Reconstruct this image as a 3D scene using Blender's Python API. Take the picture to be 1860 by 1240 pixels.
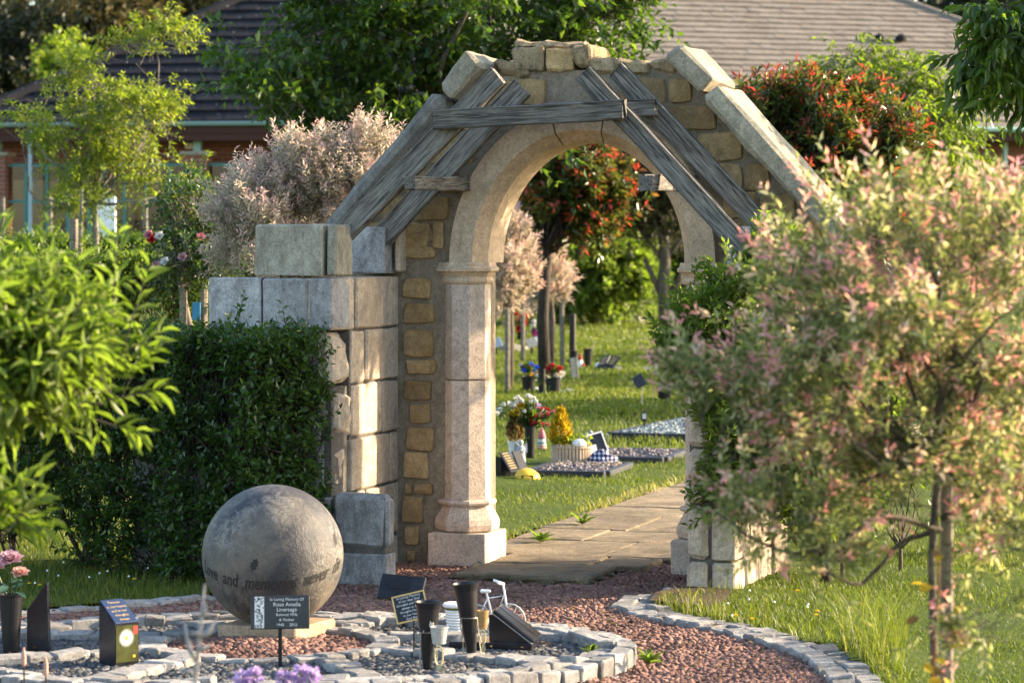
import bpy, math, random
import numpy as np
from mathutils import Vector, Matrix
R = math.radians
for o in list(bpy.data.objects): bpy.data.objects.remove(o)
SC = bpy.context.scene
COL = SC.collection
# ------------------------------------------------------------------ camera
F, HZ, CX, H = 5167.0, 440.0, 930.0, 1.836      # focal length and horizon of the 1860 px wide photograph, eye height
cd = bpy.data.cameras.new('camera'); cam = bpy.data.objects.new('camera', cd); COL.objects.link(cam)
cam.location = (0, 0, H); cam.rotation_euler = (R(90), 0, 0)
cd.sensor_width = 36.0; cd.lens = 36.0*F/1860.0
cd.shift_y = -(620.0-HZ)/1860.0
cd.clip_start = 0.1; cd.clip_end = 600
cd.dof.use_dof = True; cd.dof.focus_distance = 15.0; cd.dof.aperture_fstop = 4.8
SC.camera = cam
# ------------------------------------------------------------------ light
SUN_AZ, SUN_EL = 16.0, 19.0          # degrees: azimuth measured from +X (picture right) towards +Y (away), elevation
w = bpy.data.worlds.new('World'); SC.world = w; w.use_nodes = True
nt = w.node_tree; nt.nodes.clear()
sky = nt.nodes.new('ShaderNodeTexSky'); sky.sky_type = 'NISHITA'; sky.sun_disc = False
sky.sun_elevation = R(SUN_EL); sky.sun_rotation = R(90.0-SUN_AZ)
sky.air_density = 1.0; sky.dust_density = 1.5; sky.ozone_density = 1.0
bg = nt.nodes.new('ShaderNodeBackground'); bg.inputs['Strength'].default_value = 0.15
wo = nt.nodes.new('ShaderNodeOutputWorld')
nt.links.new(sky.outputs[0], bg.inputs[0]); nt.links.new(bg.outputs[0], wo.inputs[0])
sl = bpy.data.lights.new('sun', 'SUN'); sl.energy = 4.6; sl.angle = R(0.53); sl.color = (1.0, 0.80, 0.55)
so = bpy.data.objects.new('sun', sl); COL.objects.link(so)
sd = Vector((math.cos(R(SUN_EL))*math.cos(R(SUN_AZ)), math.cos(R(SUN_EL))*math.sin(R(SUN_AZ)), math.sin(R(SUN_EL))))
so.rotation_euler = sd.to_track_quat('Z', 'Y').to_euler(); so.location = (20, 20, 20)
SC.view_settings.view_transform = 'Standard'; SC.view_settings.look = 'None'
SC.view_settings.exposure = 2.0; SC.view_settings.gamma = 1.0; SC.view_settings.use_curve_mapping = False
SC.cycles.max_bounces = 8; SC.cycles.transparent_max_bounces = 8; SC.cycles.use_denoising = True
# ------------------------------------------------------------------ helpers
TH = R(18.0); CT, ST = math.cos(TH), math.sin(TH)
P0 = np.array([-0.155, 16.0])                    # archway origin: front inner corner of one plinth
def pt(x, y, D): return Vector(((x-CX)/F*D, D, H+(HZ-y)/F*D))
def at(x, y, z=0.0):
    D = (H-z)*F/(y-HZ); return Vector(((x-CX)/F*D, D, z))
def loc2w(a, b, z=0.0): return Vector((P0[0]+a*CT+b*ST, P0[1]-a*ST+b*CT, z))
def w2loc(X, Y): X = np.asarray(X)-P0[0]; Y = np.asarray(Y)-P0[1]; return X*CT-Y*ST, X*ST+Y*CT
def rg(seed): return np.random.default_rng(seed)
def put(name, me, parent=None, loc=(0,0,0), rot=(0,0,0), scale=(1,1,1), mat=None):
    o = bpy.data.objects.new(name, me); COL.objects.link(o); o.location = loc; o.rotation_euler = rot; o.scale = scale
    if parent: o.parent = parent
    if mat is not None and me is not None and not me.materials:
        me.materials.append(mat)
    return o
def mesh(name, V, Fc, mat=None, smooth=False, mats=None, idx=None):
    me = bpy.data.meshes.new(name); me.from_pydata([tuple(map(float, v)) for v in V], [], [tuple(map(int, f)) for f in Fc])
    if smooth: me.polygons.foreach_set('use_smooth', [True]*len(me.polygons))
    for m in (mats or ([mat] if mat else [])): me.materials.append(m)
    if idx is not None: me.polygons.foreach_set('material_index', idx)
    me.update(); return me
def bigmesh(name, V, T, mat, tone=None, smooth=False):
    V = np.ascontiguousarray(V, dtype=np.float32); T = np.ascontiguousarray(T, dtype=np.int32); k = T.shape[1]
    me = bpy.data.meshes.new(name)
    me.vertices.add(len(V)); me.vertices.foreach_set('co', V.ravel())
    me.loops.add(T.size); me.loops.foreach_set('vertex_index', T.ravel())
    me.polygons.add(len(T)); me.polygons.foreach_set('loop_start', np.arange(0, T.size, k, dtype=np.int32))
    me.polygons.foreach_set('loop_total', np.full(len(T), k, dtype=np.int32))
    if smooth: me.polygons.foreach_set('use_smooth', np.ones(len(T), dtype=bool))
    me.update(calc_edges=True); me.validate()
    if tone is not None:
        a = me.attributes.new('tone', 'FLOAT', 'POINT'); a.data.foreach_set('value', np.ascontiguousarray(tone, dtype=np.float32))
    me.materials.append(mat); return me
def tag(o, label, cat, group=None, kind=None):
    if label: o['label'] = label
    if cat: o['category'] = cat
    if group: o['group'] = group
    if kind: o['kind'] = kind
    return o
def thing(name, label, cat, loc=(0,0,0), rz=0.0, group=None):
    o = bpy.data.objects.new(name, None); COL.objects.link(o); o.location = loc; o.rotation_euler = (0,0,rz); o.empty_display_size = .1
    return tag(o, label, cat, group)
def part(name, VF, mat, parent, loc=(0,0,0), rot=(0,0,0), smooth=False, scale=(1,1,1), label=None, kind=None):
    o = put(name, mesh(name, VF[0], VF[1], mat, smooth), parent, loc, rot, scale)
    if label: o['label'] = label
    if kind: o['kind'] = kind
    return o
def join(*parts):
    V, Fc, n = [], [], 0
    for v, f in parts:
        V += [tuple(p) for p in v]; Fc += [tuple(i+n for i in q) for q in f]; n += len(v)
    return V, Fc
def xf(VF, loc=(0,0,0), rot=(0,0,0), scale=(1,1,1)):
    from mathutils import Euler
    M = Matrix.LocRotScale(Vector(loc), Euler(rot), Vector(scale))
    return [tuple(M @ Vector(p)) for p in VF[0]], VF[1]
def box(sx, sy, sz, c=(0,0,0)):
    x, y, z = sx/2, sy/2, sz/2
    V = [(c[0]+i*x, c[1]+j*y, c[2]+k*z) for i in (-1,1) for j in (-1,1) for k in (-1,1)]
    return V, [(0,1,3,2),(4,6,7,5),(0,4,5,1),(2,3,7,6),(0,2,6,4),(1,5,7,3)]
def weather(VF, seed, amp=.012, cuts=2, freq=9.0):
    """subdivide and weather a stone: broken faces and worn arrises"""
    import bmesh
    from mathutils import noise as mn
    bm = bmesh.new(); vs = [bm.verts.new(v) for v in VF[0]]
    for f in VF[1]: bm.faces.new([vs[i] for i in f])
    long = [e for e in bm.edges if e.calc_length() > .05]
    bmesh.ops.subdivide_edges(bm, edges=long, cuts=cuts, use_grid_fill=True)
    bmesh.ops.triangulate(bm, faces=bm.faces[:]); bm.normal_update()
    for v in bm.verts:
        q = v.co*freq+Vector((seed*3.7, seed*1.3, seed*.7)); v.co += v.normal*(mn.fractal(q, 1.0, 2.0, 4)*amp)+mn.noise_vector(q*2.3)*amp*.35
    bm.verts.index_update(); out = [tuple(v.co) for v in bm.verts], [tuple(v.index for v in f.verts) for f in bm.faces]; bm.free(); return out
def cbox(sx, sy, sz, ch=.006, jit=0.0, rng=None, c=(0,0,0)):
    """box with chamfered edges, 24 corners, optionally worn"""
    h = np.array([sx, sy, sz])/2; ch = min(ch, .45*min(sx,sy,sz))
    V, ix = [], {}
    for i in (-1,1):
        for j in (-1,1):
            for k in (-1,1):
                s = np.array([i,j,k])
                jj = (rng.normal(0, jit, 3) if jit and rng is not None else np.zeros(3))
                cw = ch*(1 + (rng.uniform(-.4, 1.2) if jit and rng is not None else 0))
                for ax in range(3):
                    p = s*(h-cw); p[ax] = s[ax]*h[ax]
                    ix[(i,j,k,ax)] = len(V); V.append(tuple(p+jj+np.array(c)))
    Fc = []
    q = [(-1,-1),(1,-1),(1,1),(-1,1)]
    for ax in range(3):
        for s in (-1,1):
            f = []
            for (p, r) in q:
                key = [0,0,0]; key[ax] = s; key[(ax+1)%3] = p; key[(ax+2)%3] = r; f.append(ix[tuple(key)+(ax,)])
            Fc.append(f if s > 0 else f[::-1])
    for ax in range(3):
        b, c2 = (ax+1)%3, (ax+2)%3
        for sb in (-1,1):
            for sc in (-1,1):
                def K(s, a):
                    key = [0,0,0]; key[ax] = s; key[b] = sb; key[c2] = sc; return ix[tuple(key)+(a,)]
                f = [K(-1,b), K(1,b), K(1,c2), K(-1,c2)]; Fc.append(f if sb*sc < 0 else f[::-1])
    for i in (-1,1):
        for j in (-1,1):
            for k in (-1,1):
                f = [ix[(i,j,k,0)], ix[(i,j,k,1)], ix[(i,j,k,2)]]; Fc.append(f if i*j*k > 0 else f[::-1])
    return V, Fc
def lathe(prof, n=20, rot=0.0, cap=True, apothem=False, c=(0,0,0)):
    V, Fc = [], []; k = 1/math.cos(math.pi/n) if apothem else 1
    for r, z in prof:
        for i in range(n):
            t = rot+2*math.pi*i/n; V.append((c[0]+r*k*math.cos(t), c[1]+r*k*math.sin(t), c[2]+z))
    for j in range(len(prof)-1):
        for i in range(n):
            i2 = (i+1)%n; Fc.append((j*n+i, j*n+i2, (j+1)*n+i2, (j+1)*n+i))
    if cap:
        Fc.append(tuple(range(n))[::-1]); Fc.append(tuple((len(prof)-1)*n+i for i in range(n)))
    return V, Fc
def tube(P, rad, n=6, cap=True):
    P = [Vector(p) for p in P]; m = len(P)
    rad = [rad]*m if isinstance(rad, (int, float)) else list(rad)
    V, Fc = [], []; up = Vector((.31,.2,.93))
    for i in range(m):
        d = (P[min(i+1,m-1)]-P[max(i-1,0)])
        if d.length < 1e-9: d = Vector((0,0,1))
        d.normalize()
        s = d.cross(up)
        if s.length < .05: s = d.cross(Vector((1,0,0)))
        s.normalize(); t = d.cross(s)
        for k in range(n):
            a = 2*math.pi*k/n; V.append(tuple(P[i]+(s*math.cos(a)+t*math.sin(a))*rad[i]))
    for i in range(m-1):
        for k in range(n):
            k2 = (k+1)%n; Fc.append((i*n+k, (i+1)*n+k, (i+1)*n+k2, i*n+k2))
    if cap:
        Fc.append(tuple(range(n))); Fc.append(tuple((m-1)*n+k for k in range(n))[::-1])
    return V, Fc
def prism(poly, y0, y1):
    """polygon in (x,z) extruded along y"""
    n = len(poly); V = [(p[0], y0, p[1]) for p in poly]+[(p[0], y1, p[1]) for p in poly]
    Fc = [tuple(range(n)), tuple(range(n, 2*n))[::-1]]
    for i in range(n):
        j = (i+1)%n; Fc.append((i, i+n, j+n, j))
    return V, Fc
def textVF(body, size=1.0, shear=0.0, ext=0.0, align='CENTER', space=1.0, bold=0.0):
    cu = bpy.data.curves.new('lettering', 'FONT'); cu.body = body; cu.size = size; cu.shear = shear; cu.extrude = ext
    cu.align_x = align; cu.align_y = 'CENTER'; cu.space_character = space; cu.resolution_u = 3; cu.offset = bold
    o = bpy.data.objects.new('lettering', cu); COL.objects.link(o)
    dg = bpy.context.evaluated_depsgraph_get(); me = bpy.data.meshes.new_from_object(o.evaluated_get(dg))
    V = [tuple(v.co) for v in me.vertices]; Fc = [tuple(p.vertices) for p in me.polygons]
    bpy.data.objects.remove(o); bpy.data.curves.remove(cu); bpy.data.meshes.remove(me)
    return V, Fc
# ------------------------------------------------------------------ materials
def nmat(name):
    m = bpy.data.materials.new(name); m.use_nodes = True; nt = m.node_tree; b = nt.nodes['Principled BSDF']
    return m, nt, b
def N(nt, t, **kw):
    n = nt.nodes.new(t)
    for k, v in kw.items():
        if k in n.inputs: n.inputs[k].default_value = v
        else: setattr(n, k, v)
    return n
def ramp(nt, src, stops, interp='LINEAR'):
    r = nt.nodes.new('ShaderNodeValToRGB'); r.color_ramp.interpolation = interp; e = r.color_ramp.elements
    while len(e) < len(stops): e.new(.5)
    for i, (p, c) in enumerate(stops): e[i].position = p; e[i].color = (c[0], c[1], c[2], 1)
    nt.links.new(src, r.inputs[0]); return r.outputs[0]
def mixc(nt, fac, a, b, mode='MIX'):
    m = nt.nodes.new('ShaderNodeMix'); m.data_type = 'RGBA'; m.blend_type = mode
    for s, v in ((m.inputs[0], fac), (m.inputs[6], a), (m.inputs[7], b)):
        if hasattr(v, 'is_linked'): nt.links.new(v, s)
        elif isinstance(v, (int, float)): s.default_value = v
        else: s.default_value = (v[0], v[1], v[2], 1)
    return m.outputs[2]
def math_(nt, op, a, b=0.5, clamp=False):
    m = nt.nodes.new('ShaderNodeMath'); m.operation = op; m.use_clamp = clamp
    for s, v in ((m.inputs[0], a), (m.inputs[1], b)):
        if hasattr(v, 'is_linked'): nt.links.new(v, s)
        else: s.default_value = v
    return m.outputs[0]
def coords(nt, world=True, scale=(1,1,1)):
    if world: c = nt.nodes.new('ShaderNodeNewGeometry').outputs['Position']
    else: c = nt.nodes.new('ShaderNodeTexCoord').outputs['Object']
    mp = nt.nodes.new('ShaderNodeMapping'); mp.inputs['Scale'].default_value = scale; nt.links.new(c, mp.inputs[0]); return mp.outputs[0]
def noise(nt, co, scale, detail=6, rough=.6, dist=0.0):
    n = N(nt, 'ShaderNodeTexNoise'); n.inputs['Scale'].default_value = scale; n.inputs['Detail'].default_value = detail
    n.inputs['Roughness'].default_value = rough; n.inputs['Distortion'].default_value = dist; nt.links.new(co, n.inputs['Vector']); return n.outputs['Fac']
def bump(nt, b, h, dist=.01, strength=1.0):
    n = N(nt, 'ShaderNodeBump'); n.inputs['Distance'].default_value = dist; n.inputs['Strength'].default_value = strength
    nt.links.new(h, n.inputs['Height']); nt.links.new(n.outputs[0], b.inputs['Normal'])
def setb(b, rough=.8, spec=.3, metal=0.0):
    b.inputs['Roughness'].default_value = rough; b.inputs['Specular IOR Level'].default_value = spec; b.inputs['Metallic'].default_value = metal
def plain(name, col, rough=.5, spec=.4, metal=0.0, var=.12, scale=30, bmp=0.0):
    m, nt, b = nmat(name); co = coords(nt); f = noise(nt, co, scale, 4)
    c = ramp(nt, f, [(.25, [x*(1-var) for x in col]), (.75, [x*(1+var) for x in col])]); nt.links.new(c, b.inputs['Base Color'])
    setb(b, rough, spec, metal)
    if bmp: bump(nt, b, f, bmp)
    return m
def stone_mat(name, c0, c1, pit=(.06,.05,.045), stain=None, stain_amt=0.0, streak=0.0, pits=.5, bmp=.006, rnd=.25, lichen=0.0, sc=1.0, patch=0.0):
    m, nt, b = nmat(name); co = coords(nt); big = noise(nt, co, 3.2*sc, 5, .6); fine = noise(nt, co, 90*sc, 5, .75)
    c = ramp(nt, big, [(.3, c0), (.7, c1)])
    oi = nt.nodes.new('ShaderNodeObjectInfo')
    v = math_(nt, 'MULTIPLY_ADD', oi.outputs['Random'], rnd); nt.nodes[-1].inputs[2].default_value = 1-rnd/2
    c = mixc(nt, 1.0, c, v, 'MULTIPLY')
    c = mixc(nt, .6, c, ramp(nt, fine, [(.33, (.30,.30,.30)), (.5, (.95,.95,.95)), (.68, (1.4,1.4,1.4))]), 'MULTIPLY'); mid = noise(nt, co, 22*sc, 5, .7); c = mixc(nt, .5, c, ramp(nt, mid, [(.35, (.55,.54,.53)), (.6, (1.15,1.15,1.15))]), 'MULTIPLY')
    vo = N(nt, 'ShaderNodeTexVoronoi'); vo.inputs['Scale'].default_value = 60*sc; nt.links.new(co, vo.inputs['Vector'])
    pm = ramp(nt, vo.outputs['Distance'], [(.04, (1,1,1)), (.16, (0,0,0))])
    gate = ramp(nt, noise(nt, co, 25*sc, 3), [(.52, (0,0,0)), (.62, (1,1,1))])
    pmm = mixc(nt, 1.0, pm, gate, 'MULTIPLY')
    pf = math_(nt, 'MULTIPLY', pmm, pits); c = mixc(nt, pf, c, pit)
    if stain is not None:
        s = ramp(nt, noise(nt, coords(nt, True, (1,1,.55)), 8*sc, 8, .74, .3), [(.47, (0,0,0)), (.66, (1,1,1))])
        c = mixc(nt, math_(nt, 'MULTIPLY', s, stain_amt), c, stain)
    if streak:
        s = ramp(nt, noise(nt, coords(nt, True, (1,1,.16)), 17*sc, 6, .7, .2), [(.48, (0,0,0)), (.72, (1,1,1))]); s = mixc(nt, 1.0, s, ramp(nt, noise(nt, co, 4.5, 4), [(.42,(0,0,0)),(.62,(1,1,1))]), 'MULTIPLY')
        c = mixc(nt, math_(nt, 'MULTIPLY', s, streak), c, (.05,.045,.035))
    if lichen:
        s = ramp(nt, noise(nt, co, 16, 6, .7), [(.58, (0,0,0)), (.66, (1,1,1))])
        c = mixc(nt, math_(nt, 'MULTIPLY', s, lichen), c, (.33,.30,.10))
    if patch: c = mixc(nt, patch, c, ramp(nt, noise(nt, coords(nt), 2.3, 6, .7, .4), [(.36, (.45,.43,.42)), (.5, (1,1,1)), (.66, (1.5,1.45,1.35))]), 'MULTIPLY')
    nt.links.new(c, b.inputs['Base Color']); setb(b, .9, .2)
    h = math_(nt, 'SUBTRACT', math_(nt, 'ADD', fine, math_(nt, 'MULTIPLY', big, .8)), math_(nt, 'MULTIPLY', pmm, .6)); bump(nt, b, h, bmp)
    return m
def wood_mat(name, cols, axis_scale=(2,40,40), rnd=.3):
    m, nt, b = nmat(name); co = coords(nt, False, axis_scale); g = noise(nt, co, 1.6, 8, .7, .35)
    c = ramp(nt, g, cols)
    oi = nt.nodes.new('ShaderNodeObjectInfo'); v = math_(nt, 'MULTIPLY_ADD', oi.outputs['Random'], rnd); nt.nodes[-1].inputs[2].default_value = 1-rnd/2
    c = mixc(nt, 1.0, c, v, 'MULTIPLY')
    p = noise(nt, coords(nt, False), 6, 4); c = mixc(nt, .5, c, ramp(nt, p, [(.35,(.6,.6,.62)),(.7,(1.3,1.25,1.2))]), 'MULTIPLY')
    kv = N(nt, 'ShaderNodeTexVoronoi'); kv.inputs['Scale'].default_value = 1.0; nt.links.new(coords(nt, False, (3.2,9,9)), kv.inputs['Vector'])
    kn = ramp(nt, kv.outputs['Distance'], [(.05,(.18,.17,.16)), (.13,(1,1,1))]); c = mixc(nt, 1.0, c, kn, 'MULTIPLY')
    cr = ramp(nt, math_(nt, 'ABSOLUTE', math_(nt, 'SUBTRACT', noise(nt, coords(nt, False, (1.1,26,26)), 1.0, 3, .5, .3), .5)), [(.008,(.12,.12,.12)), (.03,(1,1,1))]); c = mixc(nt, .65, c, cr, 'MULTIPLY')
    nt.links.new(c, b.inputs['Base Color']); setb(b, .85, .2); bump(nt, b, g, .008); return m
def leaf_mat(name, stops, trans=.42, rough=.42, spec=.45, tgain=1.5, tint=(1.05,1.1,.45)):
    m, nt, b = nmat(name); at_ = nt.nodes.new('ShaderNodeAttribute'); at_.attribute_name = 'tone'
    c = ramp(nt, at_.outputs['Fac'], stops); nt.links.new(c, b.inputs['Base Color']); setb(b, rough, spec)
    tr = nt.nodes.new('ShaderNodeBsdfTranslucent'); tc = mixc(nt, 1.0, c, [tgain*x for x in tint], 'MULTIPLY'); nt.links.new(tc, tr.inputs[0])
    mx = nt.nodes.new('ShaderNodeMixShader'); mx.inputs[0].default_value = trans
    nt.links.new(b.outputs[0], mx.inputs[1]); nt.links.new(tr.outputs[0], mx.inputs[2])
    nt.links.new(mx.outputs[0], nt.nodes['Material Output'].inputs[0]); return m
M = {}
M['pink_stone'] = stone_mat('pink_stone', (.47,.375,.295), (.60,.49,.395), pits=.6, bmp=.004, rnd=.12, stain=(.20,.17,.14), stain_amt=.22)
M['arch_stone'] = stone_mat('arch_stone', (.40,.305,.205), (.54,.415,.29), pits=.45, bmp=.003, rnd=.14, stain=(.2,.16,.11), stain_amt=.25)
M['block'] = stone_mat('block_stone', (.47,.37,.27), (.60,.485,.36), pits=.6, bmp=.005, rnd=.25, stain=(.16,.13,.10), stain_amt=.45, streak=.25)
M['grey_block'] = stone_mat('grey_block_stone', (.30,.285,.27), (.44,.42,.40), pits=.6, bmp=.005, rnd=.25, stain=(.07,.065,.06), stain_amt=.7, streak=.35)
M['tan_block'] = stone_mat('tan_block_stone', (.30,.27,.20), (.42,.38,.30), pits=.5, bmp=.005, rnd=.2, stain=(.07,.06,.04), stain_amt=.5, streak=.8)
M['rubble'] = stone_mat('rubble_stone', (.40,.26,.11), (.53,.37,.19), pits=.3, bmp=.014, rnd=.65, stain=(.16,.11,.07), stain_amt=.5, sc=1.6)
M['rubble_dark'] = stone_mat('mossy_stone', (.30,.22,.12), (.42,.31,.18), pits=.3, bmp=.01, rnd=.3, stain=(.03,.025,.02), stain_amt=.95, lichen=.2, sc=1.6)
M['mortar'] = stone_mat('mortar', (.37,.295,.205), (.47,.385,.28), pits=.7, bmp=.025, rnd=0, stain=(.12,.10,.08), stain_amt=.4, sc=1.3)
M['shaded_coping'] = stone_mat('shaded_coping_stone', (.17,.155,.135), (.27,.25,.215), pits=.9, bmp=.012, rnd=.2, stain=(.05,.045,.04), stain_amt=.7)  # stained coping stone, with the left slope's shade darkened into its colour
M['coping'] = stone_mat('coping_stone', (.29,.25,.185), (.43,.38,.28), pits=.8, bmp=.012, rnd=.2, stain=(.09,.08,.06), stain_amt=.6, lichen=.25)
M['joint_dark'] = stone_mat('dark_joint', (.10,.088,.075), (.17,.15,.13), pits=.5, bmp=.012, rnd=0)
M['sett'] = stone_mat('granite_sett', (.27,.255,.24), (.43,.415,.395), pits=.5, bmp=.012, rnd=.5, stain=(.12,.10,.08), stain_amt=.4, sc=1.5)
M['flag'] = stone_mat('flagstone', (.20,.155,.10), (.32,.255,.17), pits=.2, bmp=.02, rnd=.25, stain=(.10,.08,.055), stain_amt=.55, lichen=.15, patch=.6)
M['red_gravel'] = stone_mat('red_gravel', (.13,.068,.054), (.35,.205,.162), pits=0, bmp=.003, rnd=0, sc=9, patch=.7)
M['black_gravel'] = stone_mat('black_gravel', (.015,.016,.018), (.22,.22,.22), pits=0, bmp=.003, rnd=0, sc=9, patch=.5)
M['red_bed'] = stone_mat('red_gravel_bed', (.12,.06,.05), (.22,.115,.095), pits=.6, bmp=.02, rnd=0, sc=1.6)
M['black_bed'] = stone_mat('black_gravel_bed', (.025,.025,.026), (.075,.075,.075), pits=.6, bmp=.02, rnd=0, sc=1.6)
M['soil'] = stone_mat('soil', (.075,.05,.032), (.15,.105,.07), pits=.3, bmp=.03, rnd=0)
M['timber'] = wood_mat('weathered_timber', [(.30,(.025,.022,.02)), (.42,(.11,.10,.087)), (.56,(.19,.175,.152)), (.74,(.31,.288,.25))], (4.5,60,60))
M['bark'] = wood_mat('bark', [(.3,(.05,.04,.03)), (.6,(.13,.11,.085)), (.8,(.22,.19,.15))], (20,20,4), 0.0)
M['dark_bark'] = wood_mat('dark_bark', [(.3,(.02,.017,.013)), (.7,(.07,.055,.045))], (20,20,4), 0.0)
M['grey_bark'] = wood_mat('grey_bark', [(.3,(.12,.105,.085)), (.7,(.30,.27,.22))], (20,20,4), 0.0)
M['stake'] = wood_mat('stake_wood', [(.3,(.12,.10,.075)), (.7,(.30,.26,.2))], (30,30,3), .2)
M['black_plastic'] = plain('black_plastic', (.012,.012,.014), .36, .3)
M['black_granite'] = stone_mat('black_granite', (.012,.012,.015), (.03,.03,.035), pits=0, bmp=.0003, rnd=0, sc=3); M['black_granite'].node_tree.nodes['Principled BSDF'].inputs['Roughness'].default_value = .12; M['black_granite'].node_tree.nodes['Principled BSDF'].inputs['Specular IOR Level'].default_value = .3
M['white'] = plain('white_paint', (.78,.77,.74), .5, .4, var=.06)
M['gold'] = plain('gold_paint', (.62,.40,.13), .4, .5, .35)
M['silver'] = plain('pale_lettering', (.62,.61,.58), .4, .5)
M['grey_letter'] = plain('grey_lettering', (.34,.34,.36), .4, .5)
M['steel'] = plain('dull_steel', (.30,.27,.22), .42, .5, .7)
M['yellow'] = plain('yellow_plastic', (.75,.45,.03), .4, .4)
M['teal'] = plain('teal_paint', (.045,.16,.135), .45, .4)
M['pale_green'] = plain('pale_green_paint', (.30,.42,.36), .5, .4)
M['fascia'] = plain('dark_red_boarding', (.055,.022,.016), .7, .2)
M['brick'] = None
# ------------------------------------------------------------------ ground and regions
def terrain(X, Y):
    X = np.asarray(X, float); Y = np.asarray(Y, float)
    s = np.clip((Y-27)/14, 0, 1); s = s*s*(3-2*s); t = np.clip((-X-1.2)/2.5, 0, 1); t = t*t*(3-2*t)
    s2 = np.clip((Y-62)/14, 0, 1); s2 = s2*s2*(3-2*s2)
    return np.maximum(1.05*s*t, 1.4*s2)
BC, BA, BB = (-1.1, 12.42), 1.64, 1.12           # oval memorial bed
IC, IR = (-1.08, 12.66), .50                     # inner ring of red gravel round the ball
EY = [8.0, 10.8, 11.86, 12.48, 12.9, 13.36, 13.8, 14.2, 14.5, 14.75, 14.9]
EX = [1.30, 1.40, 1.42, 1.377, 1.25, 1.06, .76, .60, .68, .93, 1.2]
LX = [-6, -3.5, -3, -2.3, -1.8, -1.5, -.95]; LY = [12.4, 13.2, 13.5, 14.0, 14.37, 14.65, 15.0]
def region(X, Y):
    a, b = w2loc(X, Y); X = np.asarray(X, float); Y = np.asarray(Y, float)
    r = np.full(X.shape, 'G', dtype='<U1')       # G red gravel, L lawn, P flagged path, B bed, W walls
    rr = ((X-BC[0])/BA)**2+((Y-BC[1])/BB)**2
    r[(X > np.interp(Y, EY, EX)+.10) & (Y < 14.9)] = 'L'
    r[(Y >= 14.9) & (a > 1.64)] = 'L'
    back = b > .46
    r[back & ((a < -.30+.02*np.sin(b*9)) | (a > .95))] = 'L'
    r[back & (a >= -.30) & (a <= .95)] = 'P'
    r[(b > 13) & (Y > 16)] = 'L'
    r[(X < -.95) & (Y > np.interp(X, LX, LY)+.08)] = 'L'
    r[(a < -.9) & (b > -.5)] = 'L'
    r[(b <= .46) & (b > -.62) & (a > -.02) & (a < .80)] = 'P'
    r[rr < 1] = 'B'
    ins = (np.abs(b-.28) < .18) & (a > -.9) & (a < 1.66) & ~((a > 0) & (a < 1.06))
    r[ins] = 'W'
    return r
def gridmesh(name, xs, ys, zf, mat, keep=None):
    X, Y = np.meshgrid(xs, ys); Z = zf(X, Y); nx = len(xs)
    V = np.stack([X, Y, Z], -1).reshape(-1, 3); i = np.arange(len(ys)-1)[:,None]*nx+np.arange(nx-1)[None,:]
    Q = np.stack([i, i+1, i+nx+1, i+nx], -1).reshape(-1, 4)
    if keep is not None:
        cx = (X[:-1,:-1]+X[1:,1:])/2; cy = (Y[:-1,:-1]+Y[1:,1:])/2; Q = Q[keep(cx, cy).ravel()]
        u, inv = np.unique(Q.ravel(), return_inverse=True); V = V[u]; Q = inv.reshape(-1, 4)
    return put(name, bigmesh(name, V, Q, mat, smooth=True))
m, nt, b = nmat('turf'); co = coords(nt); n1 = noise(nt, co, .7, 6, .65); n2 = noise(nt, co, 35, 4, .7)
c = ramp(nt, n1, [(.3,(.045,.075,.014)), (.55,(.085,.115,.022)), (.75,(.14,.14,.04))]); c = mixc(nt, .6, c, ramp(nt, n2, [(.3,(.5,.5,.5)),(.7,(1.3,1.3,1.2))]), 'MULTIPLY')
nt.links.new(c, b.inputs['Base Color']); setb(b, .95, .1); bump(nt, b, n2, .03); M['turf'] = m
xs = np.concatenate([np.linspace(-160,-12,20), np.linspace(-11,14,51), np.linspace(16,160,20)]); ys = np.concatenate([np.linspace(-20,8,8), np.linspace(9,80,143), np.linspace(84,330,26)])
tag(gridmesh('ground', xs, ys, lambda X, Y: terrain(X, Y)-.03, M['turf']), 'wide grassy ground rising gently towards the buildings', None, None, 'structure')
tag(gridmesh('gravel_path', np.linspace(-4.2,1.75,60), np.linspace(8.2,16.4,83), lambda X, Y: .0+.0*X-.004+.006*np.sin(X*7)*np.sin(Y*6), M['red_bed'],
    lambda x, y: (x < np.interp(y, EY, EX)+.2)), 'curving path of crushed red gravel round the memorial bed', None, None, 'structure')
lz = lambda X, Y: .028+.012*np.sin(X*3.1+Y)*np.cos(Y*2.3)+.0*X
for nm, xr, yr in (('lawn', (.55,6.0), (8.4,15.9)), ('lawn', (-6.0,-.9), (13.2,16.6)), ('lawn', (-7.5,7.5), (15.9,24.0))):
    tag(gridmesh(nm, np.arange(xr[0], xr[1], .07), np.arange(yr[0], yr[1], .07), lz, M['turf'], lambda x, y: region(x, y) == 'L'), 'patch of mown lawn', None, None, 'structure')
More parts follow.
